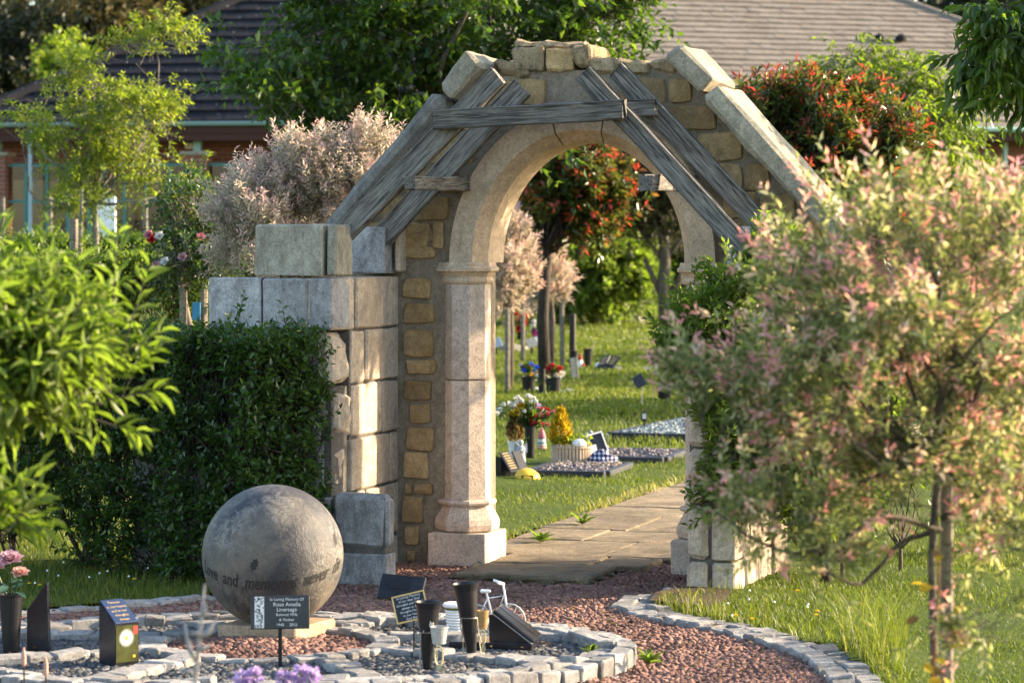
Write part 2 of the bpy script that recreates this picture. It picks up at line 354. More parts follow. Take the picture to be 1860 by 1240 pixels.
# ------------------------------------------------------------------ stone pieces shared by rubble, setts and gravel
def rubble_mesh(seed, n=12):
    """a hand-cut stone, unit size, domed face towards -y"""
    g = rg(seed); V = []; k = n
    x, z = [], []; c = g.uniform(.03, .10, 8)
    for q, (sx, sz) in enumerate(((1,-1),(1,1),(-1,1),(-1,-1))):
        cx, cz = .5*sx*g.uniform(.9,1.02), .5*sz*g.uniform(.88,1.02); e = [(cx-sx*c[2*q], cz), (cx, cz-sz*c[2*q+1])]
        if q in (1, 3): e = e[::-1]
        e = e if q in (0, 2) else e
        for p_ in e: x.append(p_[0]); z.append(p_[1])
        nx_ = ((.5*g.uniform(.95,1.05), g.uniform(-.2,.2)), (g.uniform(-.2,.2), .5*g.uniform(.95,1.04)), (-.5*g.uniform(.95,1.05), g.uniform(-.2,.2)), (g.uniform(-.2,.2), -.5*g.uniform(.95,1.04)))[q]; x.append(nx_[0]); z.append(nx_[1])
    x, z = np.array(x), np.array(z)
    for s, y in ((1.0, .5), (1.0, -.30), (.94, -.43)):
        for i in range(k): V.append((x[i]*s, y+g.uniform(-.05,.05), z[i]*s))
    V.append((g.uniform(-.1,.1), -.5, g.uniform(-.1,.1))); Fc = []
    for j in range(2):
        for i in range(k): i2 = (i+1)%k; Fc.append((j*k+i, (j+1)*k+i, (j+1)*k+i2, j*k+i2))
    for i in range(k): Fc.append((2*k+i, 3*k, 2*k+(i+1)%k))
    me = mesh('stone', V, Fc, M['rubble'], False); return me
RUB = [rubble_mesh(i) for i in range(9)]
# ------------------------------------------------------------------ the archway
arch = thing('ruined_archway', 'ruined stone archway with octagonal pillars, block side walls and sloping gable copings', 'archway', (P0[0], P0[1], 0), -TH)
AC, AS, ZS, RA, RB = .545, .575, 1.72, .575, .68  # arch centre, half span, springing height
EAVE0, EAVE1, ZTOP = -.86, 1.95, 2.80
def gtop(a): return min(ZTOP, 2.80-(-.03-a)*1.1 if a < -.03 else (2.80-(a-1.12)*1.1 if a > 1.12 else ZTOP))
def zin(a, r=.05):
    t = (a-AC)/(RA+r); return ZS+(RB+r)*math.sqrt(max(0, 1-t*t))
V, Fc = [], []
brk = sorted(set([EAVE0, -.80, -.55, -.03-.05, 1.12+.05, 1.64, EAVE1, -.03, 1.12]+list(np.linspace(-.08, 1.17, 27))+list(np.linspace(EAVE0, -.08, 7))+list(np.linspace(1.17, EAVE1, 7))))
def lo(a0, a1, a):
    mid = (a0+a1)/2
    if mid < -.80 or mid > 1.64: return 1.60
    if mid < -.08 or mid > 1.17: return -.05
    return zin(a)
FB, BBK = .12, .44
for a0, a1 in zip(brk[:-1], brk[1:]):
    if a1-a0 < 1e-6: continue
    n = len(V); q = [(a0, lo(a0,a1,a0)), (a1, lo(a0,a1,a1)), (a1, gtop(a1)), (a0, gtop(a0))]
    V += [(a, FB, z) for a, z in q]+[(a, BBK, z) for a, z in q]
    Fc += [(n,n+1,n+2,n+3), (n+5,n+4,n+7,n+6), (n,n+4,n+5,n+1), (n+3,n+2,n+6,n+7), (n,n+3,n+7,n+4), (n+1,n+5,n+6,n+2)]
gw = part('gable_wall', (V, Fc), M['mortar'], arch)
G = rg(4); cnt = [0]
def stone(a, z, wd, ht, par, face=FB, dep=.10, mat=None, seed=None, back=False):
    i = cnt[0]; cnt[0] += 1; me = RUB[i%9]
    o = put('stone', me, par, (a, (BBK-.02 if back else face+.022) , z), (0, G.uniform(-.06,.06), (math.pi if back else 0)), (wd, dep, ht))
    return o
# single column of stones beside the left pillar, measured from the photograph
def yz(y, D=16.15): return H+(HZ-y)/F*D
for y0, y1, x0, x1 in ((412,436,752,800),(449,468,752,804),(507,540,751,797),(553,586,752,803),(601,646,751,801),(655,678,757,806),(694,726,751,797),(737,768,763,797),(780,818,756,803),(826,868,751,792),(882,898,752,764),(881,897,771,801),(905,950,748,783),(960,990,752,776),(1003,1020,756,770)):
    a0, a1 = [-.535+(x-745)*.00325 for x in (x0, x1)]; stone((a0+a1)/2, (yz(y0)+yz(y1))/2, (a1-a0)*1.14, (yz(y0)-yz(y1))*1.16, gw)
for k, z in enumerate(np.arange(.1, 1.6, .155)):
    stone(1.45, z, .2, .12, gw)
# spandrels and gable, in rough courses
def span_at(z, m):
    L = max(-.03-(2.80-z)/1.1 if z < 2.8 else -.03, EAVE0)+m; Rr = min(1.12+(2.80-z)/1.1 if z < 2.8 else 1.12, EAVE1)-m; return L, Rr
zz = 1.80; row = 0
while zz < 2.76:
    hgt = G.uniform(.135, .175); hgt = min(hgt, 2.79-zz)
    if hgt < .06: break
    zm = zz+hgt/2; L, Rr = span_at(zz+hgt*.6, .035); r2 = .235
    if zz < ZS+RB+r2-.02:
        t = 1-((max(zz-ZS, 0))/(RB+r2))**2; hw = (RA+r2)*math.sqrt(max(0, t)); segs = [(L, AC-hw-.01), (AC+hw+.01, Rr)]
    else: segs = [(L, Rr)]
    for s0, s1 in segs:
        p = s0
        while p < s1-.07:
            wd = min(G.uniform(.17, .28), s1-p)
            if s1-p-wd < .08: wd = s1-p
            g = G.uniform(.0, .02); stone(p+wd/2, zm+G.uniform(-.008,.008), wd-g, (hgt-G.uniform(-.004,.014)), gw)
            if False: pass
            p += wd
    zz += hgt+.004; row += 1
# arch voussoirs
def vouss(t0, t1, name='voussoir'):
    n = max(3, int(abs(t1-t0)/.09)); V, Fc = [], []
    prof = [(0,.155),(0,.435),(.20,.455),(.20,.055),(.065,.055)]
    k = len(prof)
    for i in range(n+1):
        t = t0+(t1-t0)*i/n
        for r, b in prof: V.append((AC+(RA+r)*math.cos(t), b, ZS+(RB+r)*math.sin(t)))
    for i in range(n):
        for j in range(k):
            j2 = (j+1)%k; Fc.append((i*k+j, i*k+j2, (i+1)*k+j2, (i+1)*k+j))
    Fc.append(tuple(range(k))[::-1]); Fc.append(tuple(n*k+j for j in range(k)))
    return V, Fc
gp = .006
for t0, t1 in ((.0, 1.38-gp), (1.38+gp, 1.80-gp), (1.80+gp, math.pi)): part('voussoir', vouss(t0, t1), M['arch_stone'], arch)
# pillars: square plinth, bell base, octagonal shaft in two lengths, moulded capital
for a0, mir in ((-.165, 0), (1.255, 1)):
    sh = part('pillar', lathe([(.128,.372),(.125,.40),(.124,1.052)], 8, R(22.5), apothem=True), M['pink_stone'], arch, (a0, .185, 0))
    part('upper_shaft', lathe([(.121,1.058),(.124,1.066),(.122,1.615)], 8, R(22.5), apothem=True), M['pink_stone'], sh)
    part('plinth', cbox(.345,.385,.26,.008,.002,rg(5+mir), (0,0,.065)), M['pink_stone'], sh)
    part('base_moulding', lathe([(.15,.195),(.166,.205),(.172,.235),(.168,.265),(.15,.30),(.135,.33),(.132,.345),(.15,.348),(.155,.36),(.152,.372),(.13,.378)], 8, R(22.5), apothem=True), M['pink_stone'], sh)
    part('capital', lathe([(.122,1.60),(.135,1.605),(.142,1.618),(.135,1.632),(.132,1.64),(.15,1.665),(.166,1.672),(.168,1.69),(.155,1.70),(.15,1.722)], 8, R(22.5), apothem=True), M['arch_stone'], sh)
# block walls
ZC = [-.12, .175, .47, .765, 1.06, 1.355, 1.65]
def block(par, a0, a1, b0, b1, z0, z1, mat, seed, ch=.006, jit=.0015, g=.007, label=None):
    VF = cbox(a1-a0-2*g if a1-a0 > .03 else a1-a0, b1-b0-2*g if b1-b0 > .03 else b1-b0, z1-z0-2*g, ch, jit, rg(seed))
    VF = weather(VF, seed, .016 if ch > .03 else .0035, 3 if ch > .03 else 2, 12)
    o = part('block', VF, M[mat], par, ((a0+a1)/2, (b0+b1)/2, (z0+z1)/2))
    if label: o['label'] = label
    return o
def core(par_name, a0, a1, b0, b1, z0, z1, ins=.016):
    return part(par_name, box(a1-a0-2*ins, b1-b0-2*ins, z1-z0-ins, ((a0+a1)/2, (b0+b1)/2, (z0+z1)/2)), M['joint_dark'], arch)
# wing wall running towards the camera (its inner face catches the sun), then turning left
wl = core('wing_wall', -.80, -.55, -.66, .12, -.12, 1.645)
cuts = {0:(-.92,-.36,-.12,.12), 1:(-.92,-.56,-.42,-.14,.12), 2:(-.92,-.66,-.36,-.02,.12), 3:(-.92,-.62,-.15,.12), 4:(-.92,-.64,-.42,-.18,.12), 5:(-.92,-.58,-.19,.12)}
for k in range(6):
    cs = cuts[k]
    for j in range(len(cs)-1):
        rough = j == 0 and k < 5
        block(wl, -.80, -.55+(.012 if (k+j)%3 == 0 else 0)-(.008 if rough else 0), cs[j], cs[j+1]+(.014 if rough else 0), ZC[k], ZC[k+1], 'block', 100+k*10+j, .031 if rough else .006, .004 if rough else .0015)
fw = core('wing_wall', -1.75, -.55, -.92+.0, -.66, -.12, 1.06)
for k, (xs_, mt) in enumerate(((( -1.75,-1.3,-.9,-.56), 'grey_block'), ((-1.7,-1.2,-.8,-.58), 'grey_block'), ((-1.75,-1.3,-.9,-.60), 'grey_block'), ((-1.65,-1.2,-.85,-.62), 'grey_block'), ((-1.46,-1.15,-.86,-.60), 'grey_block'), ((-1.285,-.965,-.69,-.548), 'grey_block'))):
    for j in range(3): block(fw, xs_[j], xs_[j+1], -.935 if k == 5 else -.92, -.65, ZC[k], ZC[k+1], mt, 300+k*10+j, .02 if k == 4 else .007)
block(fw, -1.02, -.61, -.92, -.64, 1.65, 1.94, 'tan_block', 371); block(fw, -.605, -.535, -.90, -.64, 1.65, 1.94, 'tan_block', 372)
# inner gable feet seen between the rafters
block(wl, -.79, -.55, -.12, .12, 1.652, 1.93, 'grey_block', 381); block(wl, -.545, -.50, -.02, .12, 1.66, 1.93, 'block', 382)
# low stub buttresses either side of the passage
st = core('buttress', -.55, -.22, -.98, -.82, -.12, .48)
block(st, -.62, -.545, -.96, -.80, -.12, .47, 'grey_block', 390)
block(st, -.55, -.215, -.985, -.82, .185, .50, 'grey_block', 391, .02, .004); block(st, -.55, -.215, -.985, -.82, -.12, .18, 'grey_block', 392)
rt = core('wing_wall', 1.36, 1.62, -.74, .12, -.12, 1.06); core('wing_wall', 1.36, 1.62, -.34, .12, 1.06, 1.645)
rc = {0:(-.75,-.5,-.2,.12,.5), 1:(-.75,-.40,.12,.5), 2:(-.75,-.55,-.2,.12,.5), 3:(-.75,-.4,-.1,.12,.5), 4:(-.75,-.5,-.2,.12), 5:(-.75,-.35,.12)}
for k in range(6):
    cs = rc[k]
    for j in range(1 if k > 3 else 0, len(cs)-1): block(rt, 1.49, 1.63, cs[j], cs[j+1], ZC[k], ZC[k+1], 'block', 500+k*10+j)
    if k < 4: block(rt, 1.36, 1.485, -.775+.012*(k%2), -.4, ZC[k], ZC[k+1], 'block', 560+k, .016)
    block(rt, 1.36, 1.485, -.4, .12, ZC[k], ZC[k+1], 'block', 570+k)
block(rt, 1.42, 1.66, -.14, .11, 1.652, 1.93, 'grey_block', 582)
# rear returns (behind the gable ends)
# sloping copings, two lengths each side
def coping(a0, z0, a1, z1, seed, mat='coping', jit=.006, ch=.02):
    d = math.hypot(a1-a0, z1-z0); ang = math.atan2(z1-z0, a1-a0)
    VF = weather(cbox(d-.012, .56, .115, ch if d > .5 else .014, jit, rg(seed)), seed, .012 if d > .5 else .006, 5, 7); o = part('coping', VF, M[mat], arch, ((a0+a1)/2, .235, (z0+z1)/2), (0, -ang, 0)); return o
coping(-.96, 1.86, -.235, 2.66, 61, 'shaded_coping'); coping(-.225, 2.672, -.04, 2.875, 62, jit=.004, ch=.03)
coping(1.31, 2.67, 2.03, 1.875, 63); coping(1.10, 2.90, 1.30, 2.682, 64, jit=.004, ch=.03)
# capping course and broken stones along the top
for j, (a, wd, ht) in enumerate(((.12,.2,.09),(.66,.2,.10),(.84,.16,.08),(1.0,.17,.09))):
    VF = weather(cbox(wd, .36, ht, .02, .008, rg(70+j)), j, .018, 3); part('cap_stone', VF, M['rubble_dark'], arch, (a, .27, 2.80+ht/2-.03))
for j, (a0, a1, z0, z1) in enumerate(((.135,.32,2.80,2.935),(.325,.49,2.80,2.92),(.495,.60,2.81,2.945))):
    VF = weather(cbox(a1-a0, .34, z1-z0, .010, .004, rg(80+j)), j, .014, 3); part('cap_stone', VF, M['rubble_dark' if j != 1 else 'rubble'], arch, ((a0+a1)/2, .26, (z0+z1)/2))
VF = weather(cbox(.40, .22, .035, .012, .008, rg(88)), 3, .03, 4); part('cap_stone', VF, M['rubble_dark'], arch, (.33, .27, 2.943), (0,.04,.1))
g = rg(90); TV, TF = [], []
for i in range(420):
    a = g.uniform(.10, 1.12); zt = 2.955 if .16 < a < .56 else 2.84; bq = g.uniform(.1, .42); l = g.uniform(.02,.05)*(1 if a > .6 else .6); t = g.uniform(0, 6.28); n = len(TV)
    TV += [(a-.004, bq, zt-.03), (a+.004, bq, zt-.03), (a+l*math.cos(t)*.7, bq+l*math.sin(t), zt-.03+l*g.uniform(.3,1))]; TF.append((n,n+1,n+2))
M['dry_moss'] = plain('dry_moss', (.22,.12,.035), .95, .1, var=.5)
part('dry_moss', (TV, TF), M['dry_moss'], arch, kind='stuff')
# ------------------------------------------------------------------ timber roof frame on the archway
tf = thing('timber_roof_frame', 'weathered grey timber rafters and collar beams leaning on the stone archway', 'roof frame', (P0[0], P0[1], 0), -TH)
def beam(name, p0, p1, wd, ht, seed, twist=0.0):
    p0, p1 = Vector(p0), Vector(p1); d = p1-p0; L = d.length
    n = 7; g = rg(seed); V, Fc = [], []
    for i in range(n):
        x = -L/2+L*i/(n-1); oy, oz = g.normal(0, .0025, 2)
        for sy, sz in ((-1,-1),(1,-1),(1,1),(-1,1)):
            c = .007
            for k in (0,1):
                yy = sy*(wd/2-(c if (k == 0) == (sy*sz > 0) else 0)); zz_ = sz*(ht/2-(0 if (k == 0) == (sy*sz > 0) else c))
                V.append((x+(g.normal(0,.008) if i in (0,n-1) else 0), yy+oy+g.normal(0,.0012), zz_+oz+g.normal(0,.0012)))
    for i in range(n-1):
        for k in range(8): k2 = (k+1)%8; Fc.append((i*8+k, i*8+k2, (i+1)*8+k2, (i+1)*8+k))
    Fc.append(tuple(range(8))[::-1]); Fc.append(tuple((n-1)*8+k for k in range(8)))
    ax = d.normalized(); q = ax.to_track_quat('X', 'Z'); o = part(name, (V, Fc), M['timber'], tf, (p0+p1)/2, q.to_euler()); return o
FBt, BBt = -.645, -.06
beam('rafter', (.30, FBt, 2.73), (-.62, FBt, 1.86), .07, .115, 1)
beam('rafter', (.775, FBt, 2.735), (1.70, FBt, 1.76), .07, .108, 2)
beam('rafter', (.24, BBt, 2.70), (-.74, BBt, 1.71), .07, .122, 3)
beam('rafter', (.79, BBt, 2.785), (1.72, BBt, 1.81), .07, .112, 4)
beam('collar_beam', (-.045, FBt-.065, 2.495), (1.02, FBt-.065, 2.535), .055, .105, 5)
beam('collar_beam', (.10, BBt-.07, 2.54), (1.03, BBt-.07, 2.575), .06, .095, 6)
beam('purlin', (-.17, -.76, 2.155), (-.135, .13, 2.17), .075, .075, 7)
beam('purlin', (1.15, -.79, 2.15), (1.17, .13, 2.16), .085, .09, 8)
# ------------------------------------------------------------------ setts, edging, flags and gravel
SETT = [mesh('sett', *weather(cbox(1, 1, 1, .05, .025, rg(700+i)), i, .04, 2, 2.2), M['sett']) for i in range(8)]
def setts(par, pts, wd, ht, z, seed, step=.14, rows=1, off=0.0, place=None):
    g = rg(seed); P = np.array(pts, float); seg = np.r_[0, np.cumsum(np.hypot(*np.diff(P, axis=0).T))]
    for r in range(rows):
        s = step*(.5+.45*r)
        while s < seg[-1]:
            l = step*g.uniform(.72, 1.22); sm = s+l/2-step/2
            x, y = np.interp(sm, seg, P[:,0]), np.interp(sm, seg, P[:,1]); x2, y2 = np.interp(sm+.02, seg, P[:,0]), np.interp(sm+.02, seg, P[:,1])
            t = math.atan2(y2-y, x2-x); o_ = off+(r-(rows-1)/2)*wd; xx, yy = x-math.sin(t)*o_, y+math.cos(t)*o_
            if place is None or place(xx, yy):
                put('sett', SETT[int(g.integers(8))], par, (xx, yy, z+g.normal(0,.006)-ht/2), (g.normal(0,.05), g.normal(0,.05), t+g.normal(0,.07)), (l-.002, wd*g.uniform(.9,1.08), ht))
            s += l
ell = lambda f, n=140, c=BC, a=BA, b_=BB, t0=0, t1=2*math.pi: [(c[0]+a*f*math.cos(t), c[1]+b_*f*math.sin(t)) for t in np.linspace(t0, t1, n)]
be = thing('bed_edging', 'rough grey granite setts edging and dividing the oval memorial bed', 'stone edging', (0,0,0))
setts(be, ell(.945), .09, .11, .08, 1, step=.125, rows=2)
setts(be, ell(.985, t0=-1.9, t1=.35), .15, .13, .0, 2, step=.2)
setts(be, [(IC[0]+IR*math.cos(t)*1.04, IC[1]+IR*math.sin(t)*.98) for t in np.linspace(0, 2*math.pi, 60)], .12, .10, .065, 3)
for j, t in enumerate(np.array([-.32,.35,1.1,2.0,2.75,3.45,4.15,5.25])):
    c, s = math.cos(t), math.sin(t); k = 1/math.hypot(c/BA, s/BB)*.92
    setts(be, [(IC[0]+c*IR*1.12, IC[1]+s*IR*1.12), (BC[0]+c*k, BC[1]+s*k)], .12, .10, .07, 10+j)
pe = thing('path_edging', 'flat grey granite setts edging the red gravel path beside the lawn', 'stone edging', (0,0,0))
yy_ = np.linspace(8.9, 14.85, 90); setts(pe, list(zip(np.interp(yy_, EY, EX), yy_)), .11, .09, .032, 30, step=.12, rows=2)
xx_ = np.linspace(-4.2, -1.0, 50); setts(pe, list(zip(xx_, np.interp(xx_, LX, LY))), .12, .08, .03, 31, step=.16, rows=1)
# bed floor
V = [(BC[0], BC[1], .018)]+[(x, y, .015) for x, y in ell(.97, 64)[:-1]]; Fc = [(0, i+1, (i+1)%63+1) for i in range(63)]
tag(put('bed_gravel_floor', mesh('bed_gravel_floor', V, Fc, M['black_bed'])), 'dark floor of the oval memorial bed under the gravel', None, None, 'structure')
def gravel(name, X, Y, Z, size, mat, seed, label, flat=.7):
    g = rg(seed); n = len(X); base = np.array([(i,j,k) for i in (-1,1) for j in (-1,1) for k in (-1,1)], float)*.5
    T = np.array([(0,1,3),(0,3,2),(4,6,7),(4,7,5),(0,4,5),(0,5,1),(2,3,7),(2,7,6),(0,2,6),(0,6,4),(1,5,7),(1,7,3)])
    V = base[None]*g.uniform(.55, 1.15, (n,8,3))*g.uniform(.6, 1.2, (n,1,3))
    q = g.normal(size=(n,4)); q /= np.linalg.norm(q, axis=1)[:,None]; a, b_, c, d = q.T
    Rm = np.stack([1-2*(c*c+d*d), 2*(b_*c-a*d), 2*(b_*d+a*c), 2*(b_*c+a*d), 1-2*(b_*b_+d*d), 2*(c*d-a*b_), 2*(b_*d-a*c), 2*(c*d+a*b_), 1-2*(b_*b_+c*c)], -1).reshape(n,3,3)
    V = np.einsum('nij,nkj->nki', Rm, V); V[...,2] *= flat; s = size*g.uniform(.6, 1.35, n); V *= s[:,None,None]
    V += np.stack([X, Y, Z+s*.22], -1)[:,None]
    o = put(name, bigmesh(name, V.reshape(-1,3), (T[None]+8*np.arange(n)[:,None,None]).reshape(-1,3), mat)); tag(o, label, None, None, 'stuff'); return o
def scatter(n, x0, x1, y0, y1, ok, seed):
    g = rg(seed); X = g.uniform(x0, x1, n); Y = y0+(y1-y0)*g.random(n); k = ok(X, Y); return X[k], Y[k]
X, Y = scatter(95000, -3.4, 1.6, 10.3, 16.6, lambda X, Y: (region(X, Y) == 'G') & (X < np.interp(Y, EY, EX)) & (np.abs(X)/Y < .20), 41)
gravel('red_gravel', X, Y, np.zeros(len(X)), .0225, M['red_gravel'], 42, 'crushed red stone gravel covering the curved path')
inn = lambda X, Y: (X-IC[0])**2+(Y-IC[1])**2 < (IR*.98)**2
X, Y = scatter(16000, -2, 0, 11.6, 13.7, lambda X, Y: inn(X, Y), 43)
gravel('red_gravel', X, Y, np.full(len(X), .02+0*X)+.03*np.exp(-((X-IC[0])**2+(Y-IC[1])**2)/.12), .027, M['red_gravel'], 44, 'crushed red stone gravel heaped round the ball plinth')
X, Y = scatter(38000, -2.9, .6, 11.2, 13.7, lambda X, Y: (((X-BC[0])/BA)**2+((Y-BC[1])/BB)**2 < .9) & ~inn(X, Y) & (Y > 11.25), 45)
gravel('black_gravel', X, Y, np.full(len(X), .02), .032, M['black_gravel'], 46, 'dark slate chippings filling the oval bed between granite setts')
# flags
M['joint'] = stone_mat('joint_dirt', (.07,.055,.035), (.13,.10,.065), pits=.3, bmp=.01, rnd=0, stain=(.05,.06,.02), stain_amt=.5)
tag(gridmesh('path_joint_bed', np.arange(-1,3.4,.06), np.arange(15.2,29,.06), lambda X, Y: .026+0*X, M['joint'], lambda x, y: region(x, y) == 'P'), 'sandy dirt filling the joints of the flagged path', None, None, 'structure')
fp = tag(bpy.data.objects.new('flagged_path', None), 'flagged stone path leading through the arch', None, None, 'structure'); COL.objects.link(fp); fp.location = (P0[0], P0[1], 0); fp.rotation_euler = (0,0,-TH)
def flag(a0, a1, b0, b1, seed, z=.045, skew=0.0):
    g = rg(seed); V, Fc = weather(cbox(a1-a0-.009, b1-b0-.010, .06, .006, .002, g), seed, .006, 5, 5); V = [(x+skew*y, y+.05*x*g.uniform(-.3,.3), z_) for x, y, z_ in V]
    part('flagstone', (V, Fc), M['flag'], fp, ((a0+a1)/2, (b0+b1)/2, z-.03+g.normal(0,.0015)), (g.normal(0,.002), g.normal(0,.002), 0))
flag(.02,.79,-.60,-.02,1); flag(.02,.60,-.01,.47,2); flag(.61,.92,-.01,.47,3)
g = rg(7); bq = .48; k = 10
while bq < 13:
    l = g.uniform(.5, 1.0); p = -.30+g.uniform(-.05,.05)
    while p < .9:
        wd = min(g.uniform(.45, .9), .97-p)
        if .97-p-wd < .3: wd = .97-p
        flag(p, p+wd, bq, bq+l, k, .04); k += 1; p += wd
    bq += l
# ------------------------------------------------------------------ foliage engine
def vnorm(A): return A/np.maximum(np.linalg.norm(A, axis=-1, keepdims=True), 1e-9)
def leaf_geo(P, D, Nn, L, W, tone, detail=1, cup=.12, droop=.12):
    D = vnorm(D); S = vnorm(np.cross(Nn, D)); U = np.cross(D, S); n = len(P)
    if detail == 1:
        T = np.array([(0,0,0),(.45,.5,cup),(1,0,-droop),(.45,-.5,cup)]); tri = np.array([(0,3,2),(0,2,1)])
    elif detail == 0:
        T = np.array([(0,0,0),(.55,.5,0),(1,0,-droop)]); tri = np.array([(0,2,1)])
    else:
        T = np.array([(0,0,0),(.28,.42,cup*.8),(.28,0,0),(.28,-.42,cup*.8),(.62,.40,cup*.6),(.62,0,-droop*.35),(.62,-.40,cup*.6),(1,0,-droop)])
        tri = np.array([(0,2,1),(0,3,2),(1,2,5),(1,5,4),(2,3,6),(2,6,5),(4,5,7),(5,6,7)])
    k = len(T)
    V = P[:,None]+D[:,None]*(T[None,:,0:1]*L[:,None,None])+S[:,None]*(T[None,:,1:2]*W[:,None,None])+U[:,None]*(T[None,:,2:3]*L[:,None,None])
    I = tri[None]+k*np.arange(n)[:,None,None]
    return V.reshape(-1,3), I.reshape(-1,3), np.repeat(tone, k)
def lobe_points(lobes, n, g, shell=.55):
    """lobes: (centre, radii, weight); points inside, biased to the outside"""
    w_ = np.array([l[2] for l in lobes], float); i = g.choice(len(lobes), n, p=w_/w_.sum())
    C = np.array([tuple(l[0]) for l in lobes])[i]; Rr = np.array([l[1] for l in lobes])[i]
    d = vnorm(g.normal(size=(n,3))); r = g.random(n)**(shell/1.65)
    return C+d*r[:,None]*Rr, d, C
def twigs(lobes, ncl, ntw, tl, g, up=.5, out=.8, rnd=.5, shell=.55, clump=.2, cl_sd=None):
    """clumps of twigs: bases P, directions D, lengths"""
    Pc, dc, _ = lobe_points(lobes, ncl, g, shell); i = g.integers(0, ncl, ntw)
    P = Pc[i]+g.normal(size=(ntw,3))*clump; D = vnorm(dc[i]*out+np.array([0,0,up])+g.normal(size=(ntw,3))*rnd)
    return P, D, tl*g.uniform(.6, 1.25, ntw), Pc, i
def twig_leaves(P, D, TL, per, ll, lw, g, spread=.9, along=.6, droop=0.0, t0=.1, tonef=None, curve=0.0, lvar=.3, upn=.6):
    n = len(P); t = np.linspace(t0, 1, per)[None]+g.uniform(-.5/per, .5/per, (n,per)); ph = g.uniform(0, 6.28, n)[:,None]+np.arange(per)[None]*2.4
    A = vnorm(np.cross(D, np.array([.1,.23,.96])+g.normal(size=(n,3))*.05)); B = np.cross(D, A)
    rad = A[:,None]*np.cos(ph)[...,None]+B[:,None]*np.sin(ph)[...,None]
    pos = P[:,None]+D[:,None]*(t*TL[:,None])[...,None]; pos[...,2] -= curve*(t**2)*TL[:,None]
    dr = D[:,None]*along+rad*spread+g.normal(size=(n,per,3))*.18; dr[...,2] -= droop
    nn = np.array([0,0,1.0])*upn+rad*.3+g.normal(size=(n,per,3))*.35; s = g.uniform(1-lvar, 1+lvar*.6, (n,per))*(1-.35*np.clip(t-.75,0,1)*1.6)
    tone = g.uniform(.15,.85,(n,per)) if tonef is None else tonef(t, n, per)
    return pos.reshape(-1,3), vnorm(dr.reshape(-1,3)), nn.reshape(-1,3), (ll*s).ravel(), (lw*s).ravel(), np.clip(tone,0,1).ravel()
def stick_geo(A, B, r0, r1):
    """3-sided tapered sticks A->B"""
    D = vnorm(B-A); S = vnorm(np.cross(D, np.array([.3,.2,.9]))); U = np.cross(D, S); V = []; n = len(A)
    for E, r in ((A, r0), (B, r1)):
        for k in range(3):
            t = 2.094*k; V.append(E+(S*math.cos(t)+U*math.sin(t))*r)
    V = np.stack(V, 1); tri = np.array([(0,3,1),(1,3,4),(1,4,2),(2,4,5),(2,5,0),(0,5,3)])
    return V.reshape(-1,3), (tri[None]+6*np.arange(n)[:,None,None]).reshape(-1,3)
def spline(P, n=5):
    P = [np.array(tuple(p), float) for p in P]; Q = [P[0]*2-P[1]]+P+[P[-1]*2-P[-2]]; out = []
    for i in range(1, len(Q)-2):
        a, b, c, d = Q[i-1:i+3]
        for t in np.linspace(0, 1, n, endpoint=False): out.append(tuple(.5*(2*b+(c-a)*t+(2*a-5*b+4*c-d)*t*t+(3*b-a-3*c+d)*t**3)))
    return out+[tuple(P[-1])]
def stube(P, rad, n=6, k=5):
    S = spline(P, k); gg = rg(len(S)+int(abs(S[-1][0])*1e4)%999); S = [S[0]]+[tuple(np.array(q)+gg.normal(size=3)*min(.007, .35*max(rad))) for q in S[1:]]; return tube(S, list(np.interp(np.linspace(0, len(P)-1, len(S)), range(len(P)), rad)), n)
def bent(p0, p1, g, sag=.1, n=6):
    p0, p1 = np.array(p0, float), np.array(p1, float); L = np.linalg.norm(p1-p0); o = g.normal(size=3)*L*sag; o2 = g.normal(size=3)*L*sag*.4
    return [tuple(p0+(p1-p0)*t+o*math.sin(math.pi*t)+o2*math.sin(2*math.pi*t)) for t in np.linspace(0,1,n)]
def individual(parent, geo, mat, count, key, seed, detail, name='leaf', cup=.12, droop=.12, nvar=8):
    """the `count` leaves that show best become parts of their own; the rest are returned"""
    P, D, Nn, L, W, tone = geo; k = np.argsort(key)[:count]; rest = np.setdiff1d(np.arange(len(P)), k); q = np.linspace(.0,1,nvar)
    VM = []
    for i in range(nvar):
        v, f, t = leaf_geo(np.zeros((1,3)), np.array([[1.,0,0]]), np.array([[0,0,1.]]), np.ones(1), np.ones(1)*.999, np.full(1, q[i]), detail, cup, droop)
        VM.append(bigmesh(name, v, f, mat, t, smooth=True))
    loc0 = np.array(parent.location)
    Dn = vnorm(D); S = vnorm(np.cross(Nn, Dn)); U = np.cross(Dn, S)
    for i in k:
        Mx = Matrix(((Dn[i,0]*L[i], S[i,0]*W[i], U[i,0]*L[i], P[i,0]-loc0[0]), (Dn[i,1]*L[i], S[i,1]*W[i], U[i,1]*L[i], P[i,1]-loc0[1]), (Dn[i,2]*L[i], S[i,2]*W[i], U[i,2]*L[i], P[i,2]-loc0[2]), (0,0,0,1)))
        o = bpy.data.objects.new(name, VM[int(np.clip(round(tone[i]*(nvar-1)),0,nvar-1))]); COL.objects.link(o); o.parent = parent; o.matrix_local = Mx
    return tuple(x[rest] for x in geo)
def foliage_obj(parent, geo, mat, detail, name='foliage', cup=.12, droop=.12, smooth=False):
    v, f, t = leaf_geo(*geo, detail, cup, droop); v = v-np.array(parent.location)
    o = put(name, bigmesh(name, v, f, mat, t, smooth), parent); o['kind'] = 'stuff'; return o
def wood_obj(parent, parts, mat, name='branches', kind=None):
    V, Fc = join(*parts); l = Vector(parent.location); o = put(name, mesh(name, [Vector(v)-l for v in V], Fc, mat, True), parent)
    if kind: o['kind'] = kind
    return o
